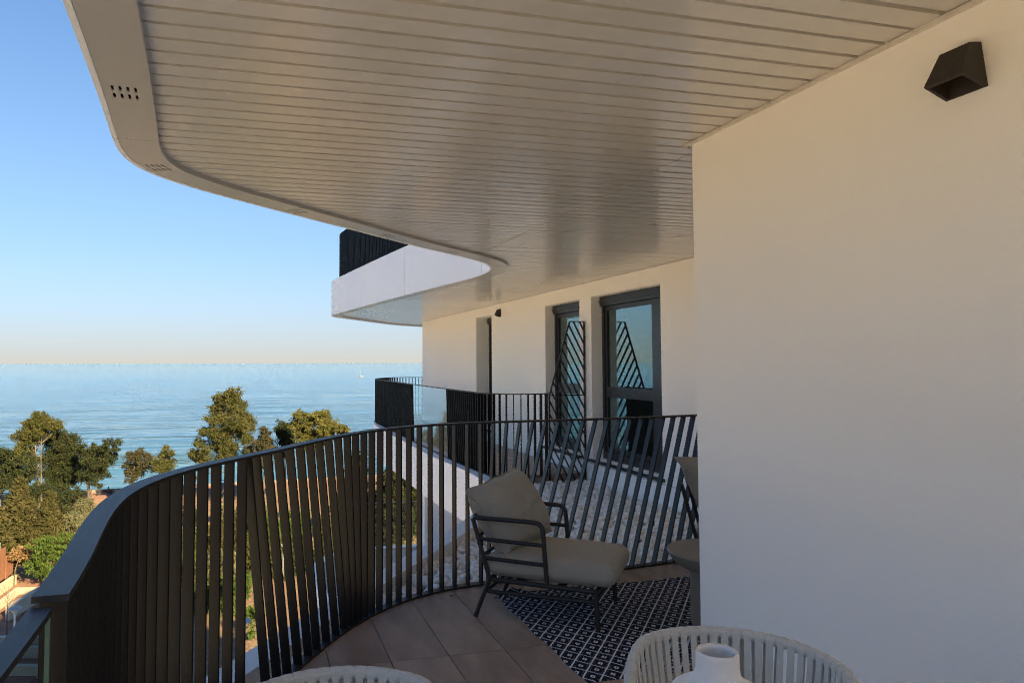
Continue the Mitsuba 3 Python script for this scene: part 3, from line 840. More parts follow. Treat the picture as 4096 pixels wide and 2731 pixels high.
# rug
nu, nv_ = 90, 64
a, b = np.linspace(1.55, 3.55, nu), np.linspace(3.27, 4.655, nv_)
A, Bm = np.meshgrid(a, b, indexing='ij')
wave = 0.030 * np.exp(-((Bm - 4.655) / 0.10) ** 2) * np.clip(np.sin((A - 1.55) * 11.0 + 0.6), 0, 1) * np.exp(-((A - 1.75) / 0.28) ** 2)
edge_w = 0.014 * np.sin(A * 9) * np.exp(-((Bm - 4.655) / 0.15) ** 2) + 0.0
dn = 0.006 * np.sin(Bm * 14) * np.exp(-((A - 1.55) / 0.2) ** 2)
Z_ = 0.0055 + wave
v = np.stack([(A + dn), (Bm + edge_w), Z_], -1).reshape(-1, 3)
v2 = v.copy()
v2[:, 2] -= 0.0045
f = []
for i in range(nu - 1):
    for j in range(nv_ - 1):
        q = [i * nv_ + j, (i + 1) * nv_ + j, (i + 1) * nv_ + j + 1, i * nv_ + j + 1]
        f += [[q[0], q[1], q[2]], [q[0], q[2], q[3]]]
nn_ = nu * nv_
f += [[a_ + nn_, c_ + nn_, b_ + nn_] for a_, b_, c_ in list(f)]
ring = [i * nv_ for i in range(nu)] + [(nu - 1) * nv_ + j for j in range(1, nv_)] + [i * nv_ + nv_ - 1 for i in range(nu - 2, -1, -1)] + list(range(nv_ - 2, 0, -1))
for p, q in zip(ring, ring[1:] + ring[:1]):
    f += [[p, p + nn_, q + nn_], [p, q + nn_, q]]
tag(put('rug', nt(trimesh.Trimesh(np.vstack([v, v2]), f, process=False)), 'rug_weave', 40), 'black and white diamond patterned rug on the terrace tiles', 'rug')


# woven dining chairs
def woven_chair(cx, cy, face, label):
    key = thing('woven_chair', label, 'chair', None)
    R0, zt = 0.266, 0.722
    span = math.radians(128)
    ths = np.linspace(-span, span, 60)

    def rim(th, dr_=0.0, dz=0.0):
        drop = 0.10 * smooth01((abs(th) - 1.2) / 1.0)
        a_ = face + math.pi + th
        rr = R0 + dr_
        return np.array([cx + rr * math.cos(a_), cy + rr * math.sin(a_), zt - drop + dz])
    put('rim', tube([rim(t_) for t_ in ths], 0.0135, 12), 'rope_strap', 40, key)
    low_ = [np.array([cx + 0.225 * math.cos(face + math.pi + t_), cy + 0.225 * math.sin(face + math.pi + t_), 0.455]) for t_ in np.linspace(-math.pi, math.pi, 64)[:-1]]
    put('seat_ring', tube(low_, 0.0125, 10, closed=True), 'black_tube', 40, key)
    put('seat_cushion', revolve([(0.0, 0.47), (0.19, 0.47), (0.212, 0.462), (0.218, 0.447), (0.21, 0.432), (0.0, 0.43)], 48, (cx, cy, 0)), 'rope_strap', 30, key)
    for i in range(4):
        a_ = face + math.pi / 4 + i * math.pi / 2
        put('leg', tube([(cx + 0.215 * math.cos(a_), cy + 0.215 * math.sin(a_), 0.45), (cx + 0.255 * math.cos(a_), cy + 0.255 * math.sin(a_), 0.0)], 0.011), 'black_tube', 30, key)
    pitch_ = 0.0315 / R0
    k0 = int(span / pitch_)
    for i in range(-k0, k0 + 1):
        for side, off in ((-1, 0.0), (1, 0.5)):
            th = (i + off) * pitch_
            if abs(th) > span - 0.05:
                continue
            d_ = 0.0145 * side
            p0, p1 = rim(th, d_, 0.004), rim(th, d_, -0.02)
            a_ = face + math.pi + th + 0.015 * math.sin(i * 1.7)
            p2 = np.array([cx + (0.228 + 0.6 * d_) * math.cos(a_), cy + (0.228 + 0.6 * d_) * math.sin(a_), 0.45])
            tang = np.array([-math.sin(a_), math.cos(a_), 0.0])
            wd = 0.0185 + 0.0015 * math.sin(i * 2.3 + side)
            pts_ = [p0, p1, p1 * 0.5 + p2 * 0.5 + np.array([0, 0, 0.0]), p2]
            ms = [bar(pts_[q], pts_[q + 1], wd, 0.0028, tang) for q in range(3)]
            put('strap', cat(ms), 'rope_strap', parent=key)
        # the strap's turn round the rim, standing a little proud of it
        th = i * pitch_
        seg = [rim(th - 0.46 * pitch_), rim(th + 0.0), rim(th + 0.46 * pitch_)]
        put('wrap', tube(seg, [0.0150, 0.0162, 0.0150], 12), 'rope_strap', 60, key)
    return key


def smooth01(x):
    x = min(max(x, 0.0), 1.0)
    return x * x * (3 - 2 * x)


woven_chair(0.745, 1.935, math.radians(-118), 'pale grey strap woven dining chair with rounded back, in front of the white wall')
woven_chair(-0.235, 1.655, math.radians(-60), 'pale grey strap woven dining chair, only its back rim rising over the tiles')
tb = thing('dining_table', 'round dining table carrying the cream vase', 'table')
put('tabletop', revolve([(0, 0.742), (0.425, 0.742), (0.435, 0.736), (0.435, 0.724), (0.42, 0.718), (0, 0.718)], 72, (0.30, 1.18, 0)), 'table_board', 30, tb)
put('pedestal', revolve([(0, 0.717), (0.05, 0.717), (0.045, 0.3), (0.05, 0.03), (0.24, 0.015), (0.24, 0.0), (0, 0.0)], 40, (0.30, 1.18, 0)), 'black_tube', 30, tb)
vz = 0.7425
prof = [(0.0, 0.002), (0.055, 0.0), (0.075, 0.008), (0.092, 0.035), (0.100, 0.07), (0.098, 0.100), (0.088, 0.122), (0.066, 0.137), (0.050, 0.146), (0.0425, 0.160), (0.0405, 0.178), (0.0402, 0.196), (0.0390, 0.2005), (0.0365, 0.2015), (0.0345, 0.1995),
        (0.0340, 0.18), (0.0355, 0.16), (0.044, 0.146), (0.07, 0.130), (0.09, 0.10), (0.092, 0.07), (0.07, 0.015), (0.0, 0.01)]
pc = np.array(prof)
tck, _ = splprep(pc.T, s=0, k=2)
pr_ = np.array(splev(np.linspace(0, 1, 120), tck)).T
pr_[:, 0] = np.maximum(pr_[:, 0], 0)
tag(put('vase', revolve(pr_, 72, (0.532, 1.478, vz)), 'ceramic', True), 'matt cream ceramic vase with narrow neck on the dining table', 'vase')

# dry leaves
for x, y in ((0.02, 4.86), (0.30, 4.80)):
    v = np.array([[0, 0, 0], [0.02, 0.008, 0.008], [0.04, 0, 0.003], [0.02, -0.009, 0.009]]) + [x, y, 0.003]
    tag(put('dry_leaf', trimesh.Trimesh(v, [[0, 1, 2], [0, 2, 3]], process=False), 'rust_fence'), 'curled brown dry leaf lying on the terrace ' + ('tiles under the railing' if x < 0.1 else 'tiles at the rug corner'), 'leaf')

# ---------------------------------------------------------------- ground, beach, sea
def zg(y):
    return np.interp(y, [-50, 70, 112], [-17.5, -17.5, -18.9])


def shore(x):
    return 127.4 + 0.36 * (np.asarray(x) + 59.7)


def wall_y(x):
    return 120.6 + 0.36 * (np.asarray(x) + 56.7) - 3.0


xs = np.linspace(-200, 160, 90)
ts = np.linspace(0, 1, 70)
X, Tt = np.meshgrid(xs, ts, indexing='ij')
Y = -60 + (wall_y(X) + 60) * Tt
Zg = zg(Y) + 0.25 * (meshkit.fbm(np.stack([X * 0.08, Y * 0.08, 0 * X], -1), 3) - 0.5)


def grid(Xa, Ya, Za):
    n_, m_ = Xa.shape
    v_ = np.stack([Xa, Ya, Za], -1).reshape(-1, 3)
    i_, j_ = np.meshgrid(np.arange(n_ - 1), np.arange(m_ - 1), indexing='ij')
    q = (i_ * m_ + j_).ravel()
    f_ = np.vstack([np.c_[q, q + m_, q + m_ + 1], np.c_[q, q + m_ + 1, q + 1]])
    return trimesh.Trimesh(v_, f_, process=False)


structure('hinterland', bx(-4000, 4000, -6000, 55, -18.9, -18.3), 'park_soil', 'flat land behind the building')
structure('park_ground', grid(X, Y, Zg), 'park_soil', smooth=True)
Y2 = wall_y(X) + 0.2 + (shore(X) + 3 - wall_y(X)) * Tt
structure('beach', grid(X, Y2, -19.75 - 1.0 * Tt), 'beach_sand', smooth=True)
far = 40000.0
ys = np.r_[0, np.geomspace(1, far, 60)]
xx = np.linspace(-1, 1, 80)
Xs = np.stack([np.sign(xx) * (np.abs(xx) * (260 + 1.3 * y)) for y in ys], 1)
Ys = shore(np.clip(Xs, -260, 260)) * 1.0 + ys[None, :]
structure('sea', grid(Xs, Ys, np.full_like(Xs, -20.5)), 'sea_water', 'calm blue sea reaching to the horizon', smooth=True)
fx = np.linspace(-120, 40, 300)
fo = Curve(np.c_[fx, shore(fx) + 0.5 + 0.8 * meshkit.noise(np.c_[fx * 0.22, 0 * fx, 0 * fx])])
wd = 0.35 + 0.9 * meshkit.noise(np.c_[fo.p[:, 0] * 0.5, 0 * fx, 0 * fx + 4])
N = np.stack([fo.d[:, 1], -fo.d[:, 0]], 1)
v = np.vstack([np.c_[fo.p - N * wd[:, None] / 2, np.full(300, -20.47)], np.c_[fo.p + N * wd[:, None] / 2, np.full(300, -20.47)]])
tag(put('shore_foam', trimesh.Trimesh(v, [x for i in range(299) for x in ([i, 300 + i, i + 1], [i + 1, 300 + i, 301 + i])], process=False), 'foam_white'), 'thin white foam line where the sea meets the beach', 'foam', kind='stuff')
px = np.linspace(-160, 90, 120)
pw = Curve(np.c_[px, wall_y(px)])
sw = put('sea_wall', ribbon(pw.p, pw.d, 0.0, 0.35, -20.4, -18.45), 'promenade_stone')
tag(sw, 'low dark stone wall along the beach promenade', 'wall')
structure('promenade', ribbon(pw.p, pw.d, 0.4, 7.5, -19.2, -18.86), 'brick_paving', 'reddish paved promenade behind the beach')

structure('bounce_forecourt', prism(Polygon([W(4.2, -45), W(-60, -45), W(-60, 20), (-20, 40.5), W(4.2, 40)]).difference(foot), -17.6, -17.30), 'bounce_paving', 'added pale paving below the building that bounces sunlight up to the terrace')  # unseen paving, added to throw sunlight onto the wall and soffit

# paved ramp and low walls at the lower left
structure('ramp_path', prism(Polygon([(-37.6, 41), (-37.6, 66), (-32.2, 66), (-31.9, 55), (-26, 53), (-24, 41)]), -17.6, -17.33), 'brick_paving', 'sunlit red brick ramp between cream walls')


def wseg(name, a_, b_, h, w_, mat, label, cat_, z=-17.5, cap=None):
    P_ = np.array([a_, b_], float)
    d_ = (P_[1] - P_[0]) / np.linalg.norm(P_[1] - P_[0])
    k_ = thing(name, label, cat_)
    put('body', ribbon(P_, np.array([d_, d_]), 0, w_, z, z + h), mat, parent=k_)
    if cap:
        put('cap', ribbon(P_, np.array([d_, d_]), -0.04, w_ + 0.04, z + h + 0.001, z + h + 0.07), cap, parent=k_)
    return k_


wseg('garden_wall', (-35.9, 57.0), (-37.0, 64.2), 0.95, 0.30, 'cream_wall', 'sunlit cream wall below the rusty fence panels', 'wall')
wseg('garden_wall', (-34.3, 57.2), (-35.1, 61.4), 0.75, 0.25, 'cream_wall', 'low cream kerb wall on the left edge of the ramp', 'wall')
wseg('garden_wall', (-35.3, 61.7), (-30.5, 62.0), 0.65, 0.30, 'cream_wall', 'low cream wall crossing the upper end of the ramp', 'wall')
wseg('garden_wall', (-32.3, 55.2), (-32.5, 60.3), 1.15, 0.30, 'cream_wall', 'tall cream wall on the right edge of the ramp', 'wall', cap='cream_wall')
for i, (x0_, x1_, y_) in enumerate(((-33.5, -24.5, 51.0), (-32, -22.0, 48.6), (-31, -20.0, 45.9))):
    wseg('garden_wall', (x0_, y_), (x1_, y_), (0.55, 0.8, 0.7)[i], 0.28, 'cream_wall', ('farthest', 'middle', 'nearest')[i] + ' of three low cream terrace walls seen at the glass panel', 'wall', cap='cream_wall')
fc = thing('rusty_fence', 'rust brown solid panel fence above the cream wall', 'fence')
f0_, f1_ = np.array([-36.15, 57.0]), np.array([-37.3, 64.6])
for i in range(5):
    a_, b_ = f0_ + (f1_ - f0_) * (i / 5 + 0.002), f0_ + (f1_ - f0_) * ((i + 1) / 5 - 0.002)
    d_ = (b_ - a_) / np.linalg.norm(b_ - a_)
    h_ = 2.6 - 0.0 * i if i < 4 else 1.8
    put('panel', ribbon(np.array([a_, b_]), np.array([d_, d_]), 0, 0.06, -16.5, -16.5 + h_), 'rust_fence', parent=fc)
    put('post', ribbon(np.array([a_ - d_ * 0.03, a_ + d_ * 0.05]), np.array([d_, d_]), 0.061, 0.13, -16.6, -16.48 + h_), 'rust_fence', parent=fc)


def mushroom_lamp(x, y, z0, z1, label):
    k_ = thing('garden_lamp', label, 'lamp', None)
    put('pole', tube([(x, y, z0), (x, y, z1)], 0.05, 10), 'lamp_white', 30, k_)
    put('diffuser', revolve([(0.0, -0.02), (0.07, 0.0), (0.16, 0.18), (0.30, 0.33), (0.0, 0.33)], 24, (x, y, z1 - 0.05)), 'lamp_white', 30, k_)
    put('shade', revolve([(0.0, 0.331), (0.40, 0.331), (0.39, 0.37), (0.28, 0.46), (0.12, 0.52), (0.0, 0.53)], 28, (x, y, z1 - 0.05)), 'grey_paint', 30, k_)


mushroom_lamp(-26.4, 46.1, -17.5, -13.8, 'white mushroom shaped garden lamp in front of the cream ramp walls')
mushroom_lamp(-11.75, 44.0, -17.5, -13.85, 'white garden lamp glimpsed between the railing fins')
hk = thing('street_lamp', 'grey lamp post with a curved arm in front of the left pine', 'lamp')
put('pole', tube([(-36.9, 62.0, -17.5), (-36.9, 62.0, -13.3)], 0.05, 10), 'grey_paint', 30, hk)
put('arm', tube([(-36.9, 62, -14.2), (-36.95, 62, -13.8), (-37.15, 62, -13.6), (-37.5, 62, -13.6), (-37.75, 62, -13.85)], 0.03, 8), 'grey_paint', 30, hk)
put('lampshade', revolve([(0, -0.2), (0.16, -0.18), (0.12, 0.0), (0.03, 0.06), (0, 0.06)], 16, (-37.75, 62, -13.85)), 'lamp_white', 30, hk)
sp = thing('street_lamp', 'slim dark lamp post with a drop shaped head glimpsed between leaning fins', 'lamp')
put('pole', tube([(-13.0, 60.0, -17.5), (-13.0, 60.0, -13.1)], 0.035, 8), 'grey_paint', 30, sp)
put('lampshade', revolve([(0, -0.25), (0.13, -0.16), (0.15, -0.02), (0.1, 0.06), (0, 0.08)], 16, (-13.0, 60.0, -13.0)), 'lamp_white', 30, sp)

# bench and person by the beach
bn = thing('bench', 'dark bench on the promenade facing the sea', 'bench')
bxp, byp, bz = -52.6, float(wall_y(-52.6)) - 4.0, -18.86
for zz, yy, dy in ((0.45, 0.0, 0.42), ):
    put('seat', bx(bxp - 1.3, bxp + 1.3, byp, byp + dy, bz + zz - 0.05, bz + zz), 'dark_cloth', parent=bn)
put('backrest', bx(bxp - 1.3, bxp + 1.3, byp - 0.06, byp - 0.005, bz + 0.50, bz + 0.88), 'dark_cloth', parent=bn)
for dx in (-1.1, 1.1):
    put('leg', bx(bxp + dx - 0.05, bxp + dx + 0.05, byp - 0.05, byp + 0.40, bz, bz + 0.399), 'dark_cloth', parent=bn)


def limb(a_, b_, ra, rb):
    return m3.Manifold.batch_hull([m3.Manifold.sphere(ra, 16).translate([float(q) for q in a_]), m3.Manifold.sphere(rb, 16).translate([float(q) for q in b_])])


pp = thing('person', 'person in dark clothes sitting on the promenade bench looking out to sea', 'person')
x, y, z = bxp + 0.55, byp + 0.20, bz + 0.45
J = dict(hip=(x, y, z + 0.14), chest=(x, y - 0.03, z + 0.48), neck=(x, y, z + 0.64))
body = limb(J['hip'], J['chest'], 0.16, 0.17) + limb((x - 0.14, y - 0.02, z + 0.52), (x + 0.14, y - 0.02, z + 0.52), 0.08, 0.08)
for s_ in (-1, 1):
    body += limb((x + 0.09 * s_, y + 0.02, z + 0.10), (x + 0.11 * s_, y + 0.46, z + 0.10), 0.09, 0.065)
    body += limb((x + 0.11 * s_, y + 0.46, z + 0.10), (x + 0.11 * s_, y + 0.48, z - 0.37), 0.06, 0.045)
    body += limb((x + 0.11 * s_, y + 0.48, z - 0.41), (x + 0.11 * s_, y + 0.64, z - 0.41), 0.04, 0.035)
    body += limb((x + 0.20 * s_, y - 0.02, z + 0.50), (x + 0.24 * s_, y + 0.08, z + 0.26), 0.06, 0.045)
    body += limb((x + 0.24 * s_, y + 0.08, z + 0.26), (x + 0.13 * s_, y + 0.32, z + 0.20), 0.042, 0.034)
me = body.to_mesh()
put('clothing', trimesh.Trimesh(me.vert_properties[:, :3], me.tri_verts), 'dark_cloth', 40, pp)
hd = limb((x, y, z + 0.60), (x, y + 0.01, z + 0.70), 0.055, 0.055) + m3.Manifold.sphere(0.1, 20).scale([0.78, 0.95, 1.15]).translate([x, y + 0.02, z + 0.80])
me = hd.to_mesh()
put('head', trimesh.Trimesh(me.vert_properties[:, :3], me.tri_verts), 'skin', 40, pp)
hr = m3.Manifold.sphere(0.108, 20).scale([0.82, 0.95, 1.1]).translate([x, y - 0.005, z + 0.825])
me = hr.to_mesh()
put('hair', trimesh.Trimesh(me.vert_properties[:, :3], me.tri_verts), 'dark_cloth', 40, pp)

# sailing boat
sb_ = thing('sailing_boat', 'small white sailing yacht with bare mast far out on the sea', 'boat')
bX, bY, bZ = -128.3, 1130.0, -20.5
hull = m3.Manifold.hull_points([[bX - 4.4, bY, bZ + 1.25], [bX + 4.3, bY - 1.0, bZ + 1.05], [bX + 4.3, bY + 1.0, bZ + 1.05], [bX - 1, bY - 1.4, bZ + 1.1], [bX - 1, bY + 1.4, bZ + 1.1], [bX - 3.4, bY, bZ - 0.2], [bX + 3.6, bY - 0.7, bZ - 0.2], [bX + 3.6, bY + 0.7, bZ - 0.2]])
me = hull.to_mesh()
put('hull', trimesh.Trimesh(me.vert_properties[:, :3], me.tri_verts), 'grey_paint', parent=sb_)
cab = m3.Manifold.hull_points([[bX - 1.5, bY - 0.7, bZ + 1.1], [bX - 1.5, bY + 0.7, bZ + 1.1], [bX + 2.2, bY - 0.9, bZ + 1.1], [bX + 2.2, bY + 0.9, bZ + 1.1], [bX - 0.6, bY - 0.6, bZ + 1.75], [bX - 0.6, bY + 0.6, bZ + 1.75], [bX + 2.0, bY - 0.8, bZ + 1.8], [bX + 2.0, bY + 0.8, bZ + 1.8]])
me = cab.to_mesh()
put('cabin', trimesh.Trimesh(me.vert_properties[:, :3], me.tri_verts), 'grey_paint', parent=sb_)
put('mast', tube([(bX - 0.8, bY, bZ + 1), (bX - 0.8, bY, bZ + 12.0)], 0.13, 8), 'grey_paint', 30, sb_)
put('boom', tube([(bX - 0.8, bY, bZ + 2.4), (bX + 3.4, bY, bZ + 2.4)], 0.16, 8), 'grey_paint', 30, sb_)

# ---------------------------------------------------------------- trees and shrubs
def leaves(centres, dens, size, droop, palette, spread, rs, tuft=0.34, open_=1.0):
    """Leaf sized quads gathered in ragged tufts round every (x, y, z, r), with gaps between the tufts; one mesh, a colour per leaf."""
    P_, K_ = [], []
    for x, y, z, r in centres:
        nt_ = int(15 * open_ * (r / 0.9) ** 1.5) + 4
        d_ = rs.normal(size=(nt_, 3))
        d_ /= np.linalg.norm(d_, axis=1, keepdims=True)
        tc = np.array([x, y, z]) + d_ * (r * rs.uniform(0.25, 1.08, (nt_, 1)) ** 0.7) * [1, 1, 0.95]
        tr = tuft * r * rs.uniform(0.55, 1.25, nt_)
        for q, k in zip(tc, tr):
            m_ = int(dens * r * r / nt_ * rs.uniform(0.6, 1.4)) + 5
            o = rs.normal(size=(m_, 3)) * k * [0.62, 0.62, 0.5]
            o[:, 2] -= 0.35 * droop * np.abs(rs.normal(size=m_)) * k
            P_.append(q + o)
            K_.append(np.full(m_, rs.uniform(0, 1)))
    P_, K_ = np.vstack(P_), np.concatenate(K_)
    n_ = len(P_)
    ax_ = rs.normal(size=(n_, 3)) * [1, 1, 0.7] - np.array([0, 0, droop])
    ax_ /= np.linalg.norm(ax_, axis=1, keepdims=True)
    sd = np.cross(ax_, rs.normal(size=(n_, 3)))
    sd /= np.linalg.norm(sd, axis=1, keepdims=True) + 1e-9
    L_ = size * rs.uniform(0.55, 1.4, (n_, 1))
    w_ = L_ * spread
    v_ = np.stack([P_ - sd * w_ * 0.15, P_ + ax_ * L_ * 0.45 - sd * w_, P_ + ax_ * L_, P_ + ax_ * L_ * 0.45 + sd * w_], 1).reshape(-1, 3)
    q = np.arange(n_)[:, None] * 4
    f_ = np.vstack([q + [0, 1, 2], q + [0, 2, 3]])
    pal = np.asarray(palette, float)
    col = pal[0] + (pal[1] - pal[0]) * K_[:, None]
    col = col * rs.uniform(0.75, 1.25, (n_, 1))
    odd = rs.random(n_) < 0.08
    col[odd] = pal[2] * rs.uniform(0.8, 1.2, (odd.sum(), 1))
    return trimesh.Trimesh(v_, f_, process=False), np.repeat(np.clip(col, 0.005, 0.9), 4, 0)


OLIVE = ((0.048, 0.058, 0.021), (0.108, 0.105, 0.038), (0.135, 0.098, 0.045))
GOLD = ((0.080, 0.088, 0.027), (0.145, 0.138, 0.043), (0.15, 0.12, 0.05))
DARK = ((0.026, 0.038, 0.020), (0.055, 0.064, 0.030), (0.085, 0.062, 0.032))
RUSSET = ((0.040, 0.047, 0.026), (0.088, 0.076, 0.042), (0.125, 0.080, 0.045))
SAGE = ((0.11, 0.115, 0.066), (0.175, 0.170, 0.098), (0.18, 0.15, 0.085))
PINE = ((0.048, 0.052, 0.023), (0.108, 0.095, 0.042), (0.125, 0.095, 0.043))
FRESH = ((0.050, 0.088, 0.022), (0.095, 0.135, 0.033), (0.14, 0.145, 0.045))


def blob_tree(name, base, blobs, pal, label, catg='tree', dens=760, size=0.31, droop=0.9, spread=0.17, trunk=0.17, seed=1, depth=0.75, group=None, trunks=1, open_=1.0):
    rs = np.random.default_rng(seed)
    k_ = thing(name, label, catg, group)
    bx_, by_, bz_ = base
    cs = []
    for x, z, r in blobs:
        wdt = max(abs(b[0]) for b in blobs)
        y = rs.uniform(-1, 1) * depth * max(0.6, wdt * 0.6)
        cs.append((bx_ + x, by_ + y, bz_ + z, r))
        if r > 0.6:
            cs.append((bx_ + x + rs.uniform(-0.4, 0.4) * r, by_ - y * 0.8 + rs.uniform(-1, 1) * r, bz_ + z + rs.uniform(-0.5, 0.3) * r, r * rs.uniform(0.6, 0.9)))
    m_, c_ = leaves(cs, dens, size, droop, pal, spread, rs, open_=open_)
    put('crown', m_, 'leaf', parent=k_, color=c_)
    gz = float(zg(by_)) - 0.3
    top = max(b[1] for b in blobs)
    ms = []
    for tnum in range(trunks):
        ox = (tnum - (trunks - 1) / 2) * 0.9
        pts_ = np.array([(bx_ + ox * (0.5 + h) + 0.25 * math.sin(3 * h + seed + tnum), by_ + 0.2 * math.cos(2 * h + tnum), gz + (bz_ + top * 0.9 - gz) * h) for h in np.linspace(0, 1, 14)])
        ms.append(tube(pts_, trunk * (1 - 0.85 * np.linspace(0, 1, 14)), 9))
    for x, y, z, r in cs[::2]:
        h = np.clip((z - gz) / (bz_ + top * 0.9 - gz) - 0.16, 0.12, 0.9)
        i = h * 13
        p_ = pts_[int(i)] if trunks == 1 or rs.random() < 0.6 else pts_[int(i)] - [0.9, 0, 0]
        mid = (p_ + np.array([x, y, z])) / 2 + [0, 0, -0.12 * np.linalg.norm(p_ - [x, y, z])]
        ms.append(tube([p_, mid, (x, y, z)], [trunk * 0.32, trunk * 0.22, trunk * 0.06], 6))
    put('trunk', cat(ms), 'bark', 40, k_)


def cone_tree(name, base, h, r, pal, label, seed=1, dens=1.0, group=None, size=0.42):
    rs = np.random.default_rng(seed)
    k_ = thing(name, label, 'tree', group)
    x, y = base
    gz = float(zg(y))
    cs = []
    nl = int(h * 2.6)
    for i in range(nl):
        f_ = (i + 0.5) / nl
        rr = r * (1 - f_) ** 0.85 * rs.uniform(0.75, 1.2) + 0.12
        a0 = rs.uniform(0, 6.28)
        m_ = max(3, int(9 * rr / r) + 2)
        for j in range(m_):
            a_ = a0 + j * 6.283 / m_ + rs.uniform(-0.25, 0.25)
            l_ = rr * rs.uniform(0.75, 1.1)
            for q in (0.35, 0.65, 0.95):
                cs.append((x + q * l_ * math.cos(a_), y + q * l_ * math.sin(a_), gz + 0.6 + f_ * (h - 0.9) + 0.10 * q * l_ + 0.25 * q, 0.20 + 0.16 * rr / r))
    m_, c_ = leaves(cs, 900 * dens, size * 0.62, -0.9, pal, 0.20, rs, tuft=0.6, open_=0.35)
    put('crown', m_, 'leaf', parent=k_, color=c_)
    put('trunk', tube([(x, y, gz - 0.3), (x, y, gz + h * 0.9)], [0.2, 0.03], 8), 'bark', 40, k_)


T5 = [(0.5, 15.2, 0.82), (1.8, 15.3, 0.87), (-0.6, 14.5, 0.87), (0.9, 14.0, 1.28), (-1.3, 13.2, 0.93), (-0.1, 12.6, 1.28), (2.1, 13.2, 1.17), (3.0, 12.0, 1.05), (-1.5, 11.6, 1.11), (0.5, 11.2, 1.4), (2.6, 10.9, 1.4), (3.4, 10.4, 0.93), (-2.9, 9.6, 0.82), (-1.5, 9.4, 1.28), (0.2, 9.4, 1.4), (2.1, 9.2, 1.28), (-3.6, 8.0, 0.82), (-2.0, 7.8, 1.05), (-0.5, 7.6, 1.28), (1.1, 7.8, 1.17), (3.3, 8.4, 0.82), (-4.2, 6.4, 0.93), (-2.6, 6.3, 1.05), (-0.5, 6.1, 1.05), (1.4, 6.6, 0.82), (-4.2, 5.5, 0.58), (-2.9, 5.5, 0.7), (-3.0, 3.1, 0.47), (1.2, 3.4, 0.58)]
T6 = [(0.3, 9.4, 0.67), (0.5, 8.4, 1.01), (-0.5, 7.5, 0.9), (0.8, 7.3, 1.01), (-1.7, 6.6, 0.9), (0.0, 6.6, 1.12), (-2.5, 6.4, 0.56), (-1.1, 5.8, 0.9), (1.1, 6.4, 0.9), (0.0, 4.7, 0.79), (1.1, 4.6, 0.67)]
T7 = [(-0.5, 10.6, 0.81), (-0.8, 9.5, 0.81), (0.3, 9.8, 1.04), (-0.2, 8.6, 1.04), (0.9, 8.4, 1.04), (0.6, 7.7, 0.92), (0.1, 6.6, 0.81)]
T8 = [(-1.9, 11.4, 0.65), (-0.5, 11.2, 0.76), (1.0, 11.4, 0.82), (1.8, 11.2, 0.76), (0.1, 10.4, 1.09), (1.6, 10.1, 1.2), (2.5, 9.8, 0.98), (-1.4, 10.1, 0.98), (-2.5, 10.1, 0.76), (-2.0, 9.0, 1.09), (-0.3, 8.5, 1.2), (1.4, 8.6, 1.09), (2.5, 8.8, 0.87), (3.7, 9.7, 0.65), (3.8, 9.0, 0.65), (4.6, 9.6, 0.6), (4.4, 8.8, 0.54), (-1.2, 7.9, 0.98), (0.2, 7.2, 1.09)]
T1 = [(-0.5, 11.4, 0.67), (0.6, 11.3, 0.78), (-1.1, 10.3, 1.0), (0.2, 10.2, 1.11), (1.7, 10.0, 1.0), (-1.6, 9.4, 0.89), (-0.5, 9.0, 1.11), (0.7, 9.0, 1.0), (2.2, 9.8, 0.56), (-2.7, 8.3, 0.78), (-1.8, 7.7, 0.89), (-0.7, 7.9, 0.78), (-2.9, 6.6, 1.0), (-1.8, 6.4, 0.89), (-3.2, 5.3, 0.89), (-2.1, 4.8, 1.0), (-1.0, 5.5, 0.67), (-2.6, 3.7, 1.0), (-0.7, 4.0, 0.78), (-3.1, 2.4, 1.0), (-1.7, 2.7, 1.11)]
T2 = [(0.1, 9.3, 0.69), (-0.8, 8.8, 0.92), (-1.7, 7.9, 0.92), (-0.1, 8.2, 1.04), (1.3, 8.5, 0.81), (1.7, 8.0, 0.81), (0.4, 7.1, 1.15), (1.5, 6.8, 1.15), (-1.3, 6.6, 1.04), (-1.9, 5.7, 1.04), (-0.5, 5.5, 1.27), (1.0, 5.2, 1.27), (2.2, 5.7, 1.04), (-1.4, 4.1, 1.27), (0.2, 3.7, 1.5), (1.6, 3.7, 1.27), (-1.6, 2.5, 1.27), (0.0, 2.3, 1.39), (1.4, 2.3, 1.04)]
T3 = [(-0.2, 7.0, 0.79), (-0.8, 6.3, 0.79), (0.5, 6.4, 0.9), (1.6, 7.7, 0.56), (1.8, 6.8, 0.79), (2.9, 7.2, 0.84), (3.7, 6.6, 0.56), (1.3, 5.7, 1.01), (2.4, 5.7, 0.9), (0.0, 5.1, 1.01), (1.3, 4.3, 1.12), (2.5, 4.8, 0.67), (-0.8, 4.0, 1.01), (0.3, 3.5, 1.12), (1.6, 3.3, 0.79), (1.1, 2.2, 0.56), (0.7, 1.5, 0.45), (-0.8, 2.8, 0.9)]
T4a = [(0.4, 6.5, 0.7), (-0.5, 5.8, 0.82), (0.6, 5.5, 0.93), (-1.0, 4.7, 0.82), (0.2, 4.3, 1.05), (1.9, 5.8, 0.82), (1.7, 4.7, 0.93), (-0.7, 3.5, 0.82), (0.4, 3.3, 0.82), (-0.9, 2.6, 0.47), (-0.2, 2.4, 0.47)]
T4b = [(-0.1, 6.8, 0.51), (-0.3, 5.9, 0.8), (0.6, 6.2, 0.69), (-0.9, 5.0, 0.8), (0.3, 4.9, 0.91), (-1.3, 4.1, 0.8), (-0.2, 3.8, 0.91), (0.8, 4.0, 0.57)]
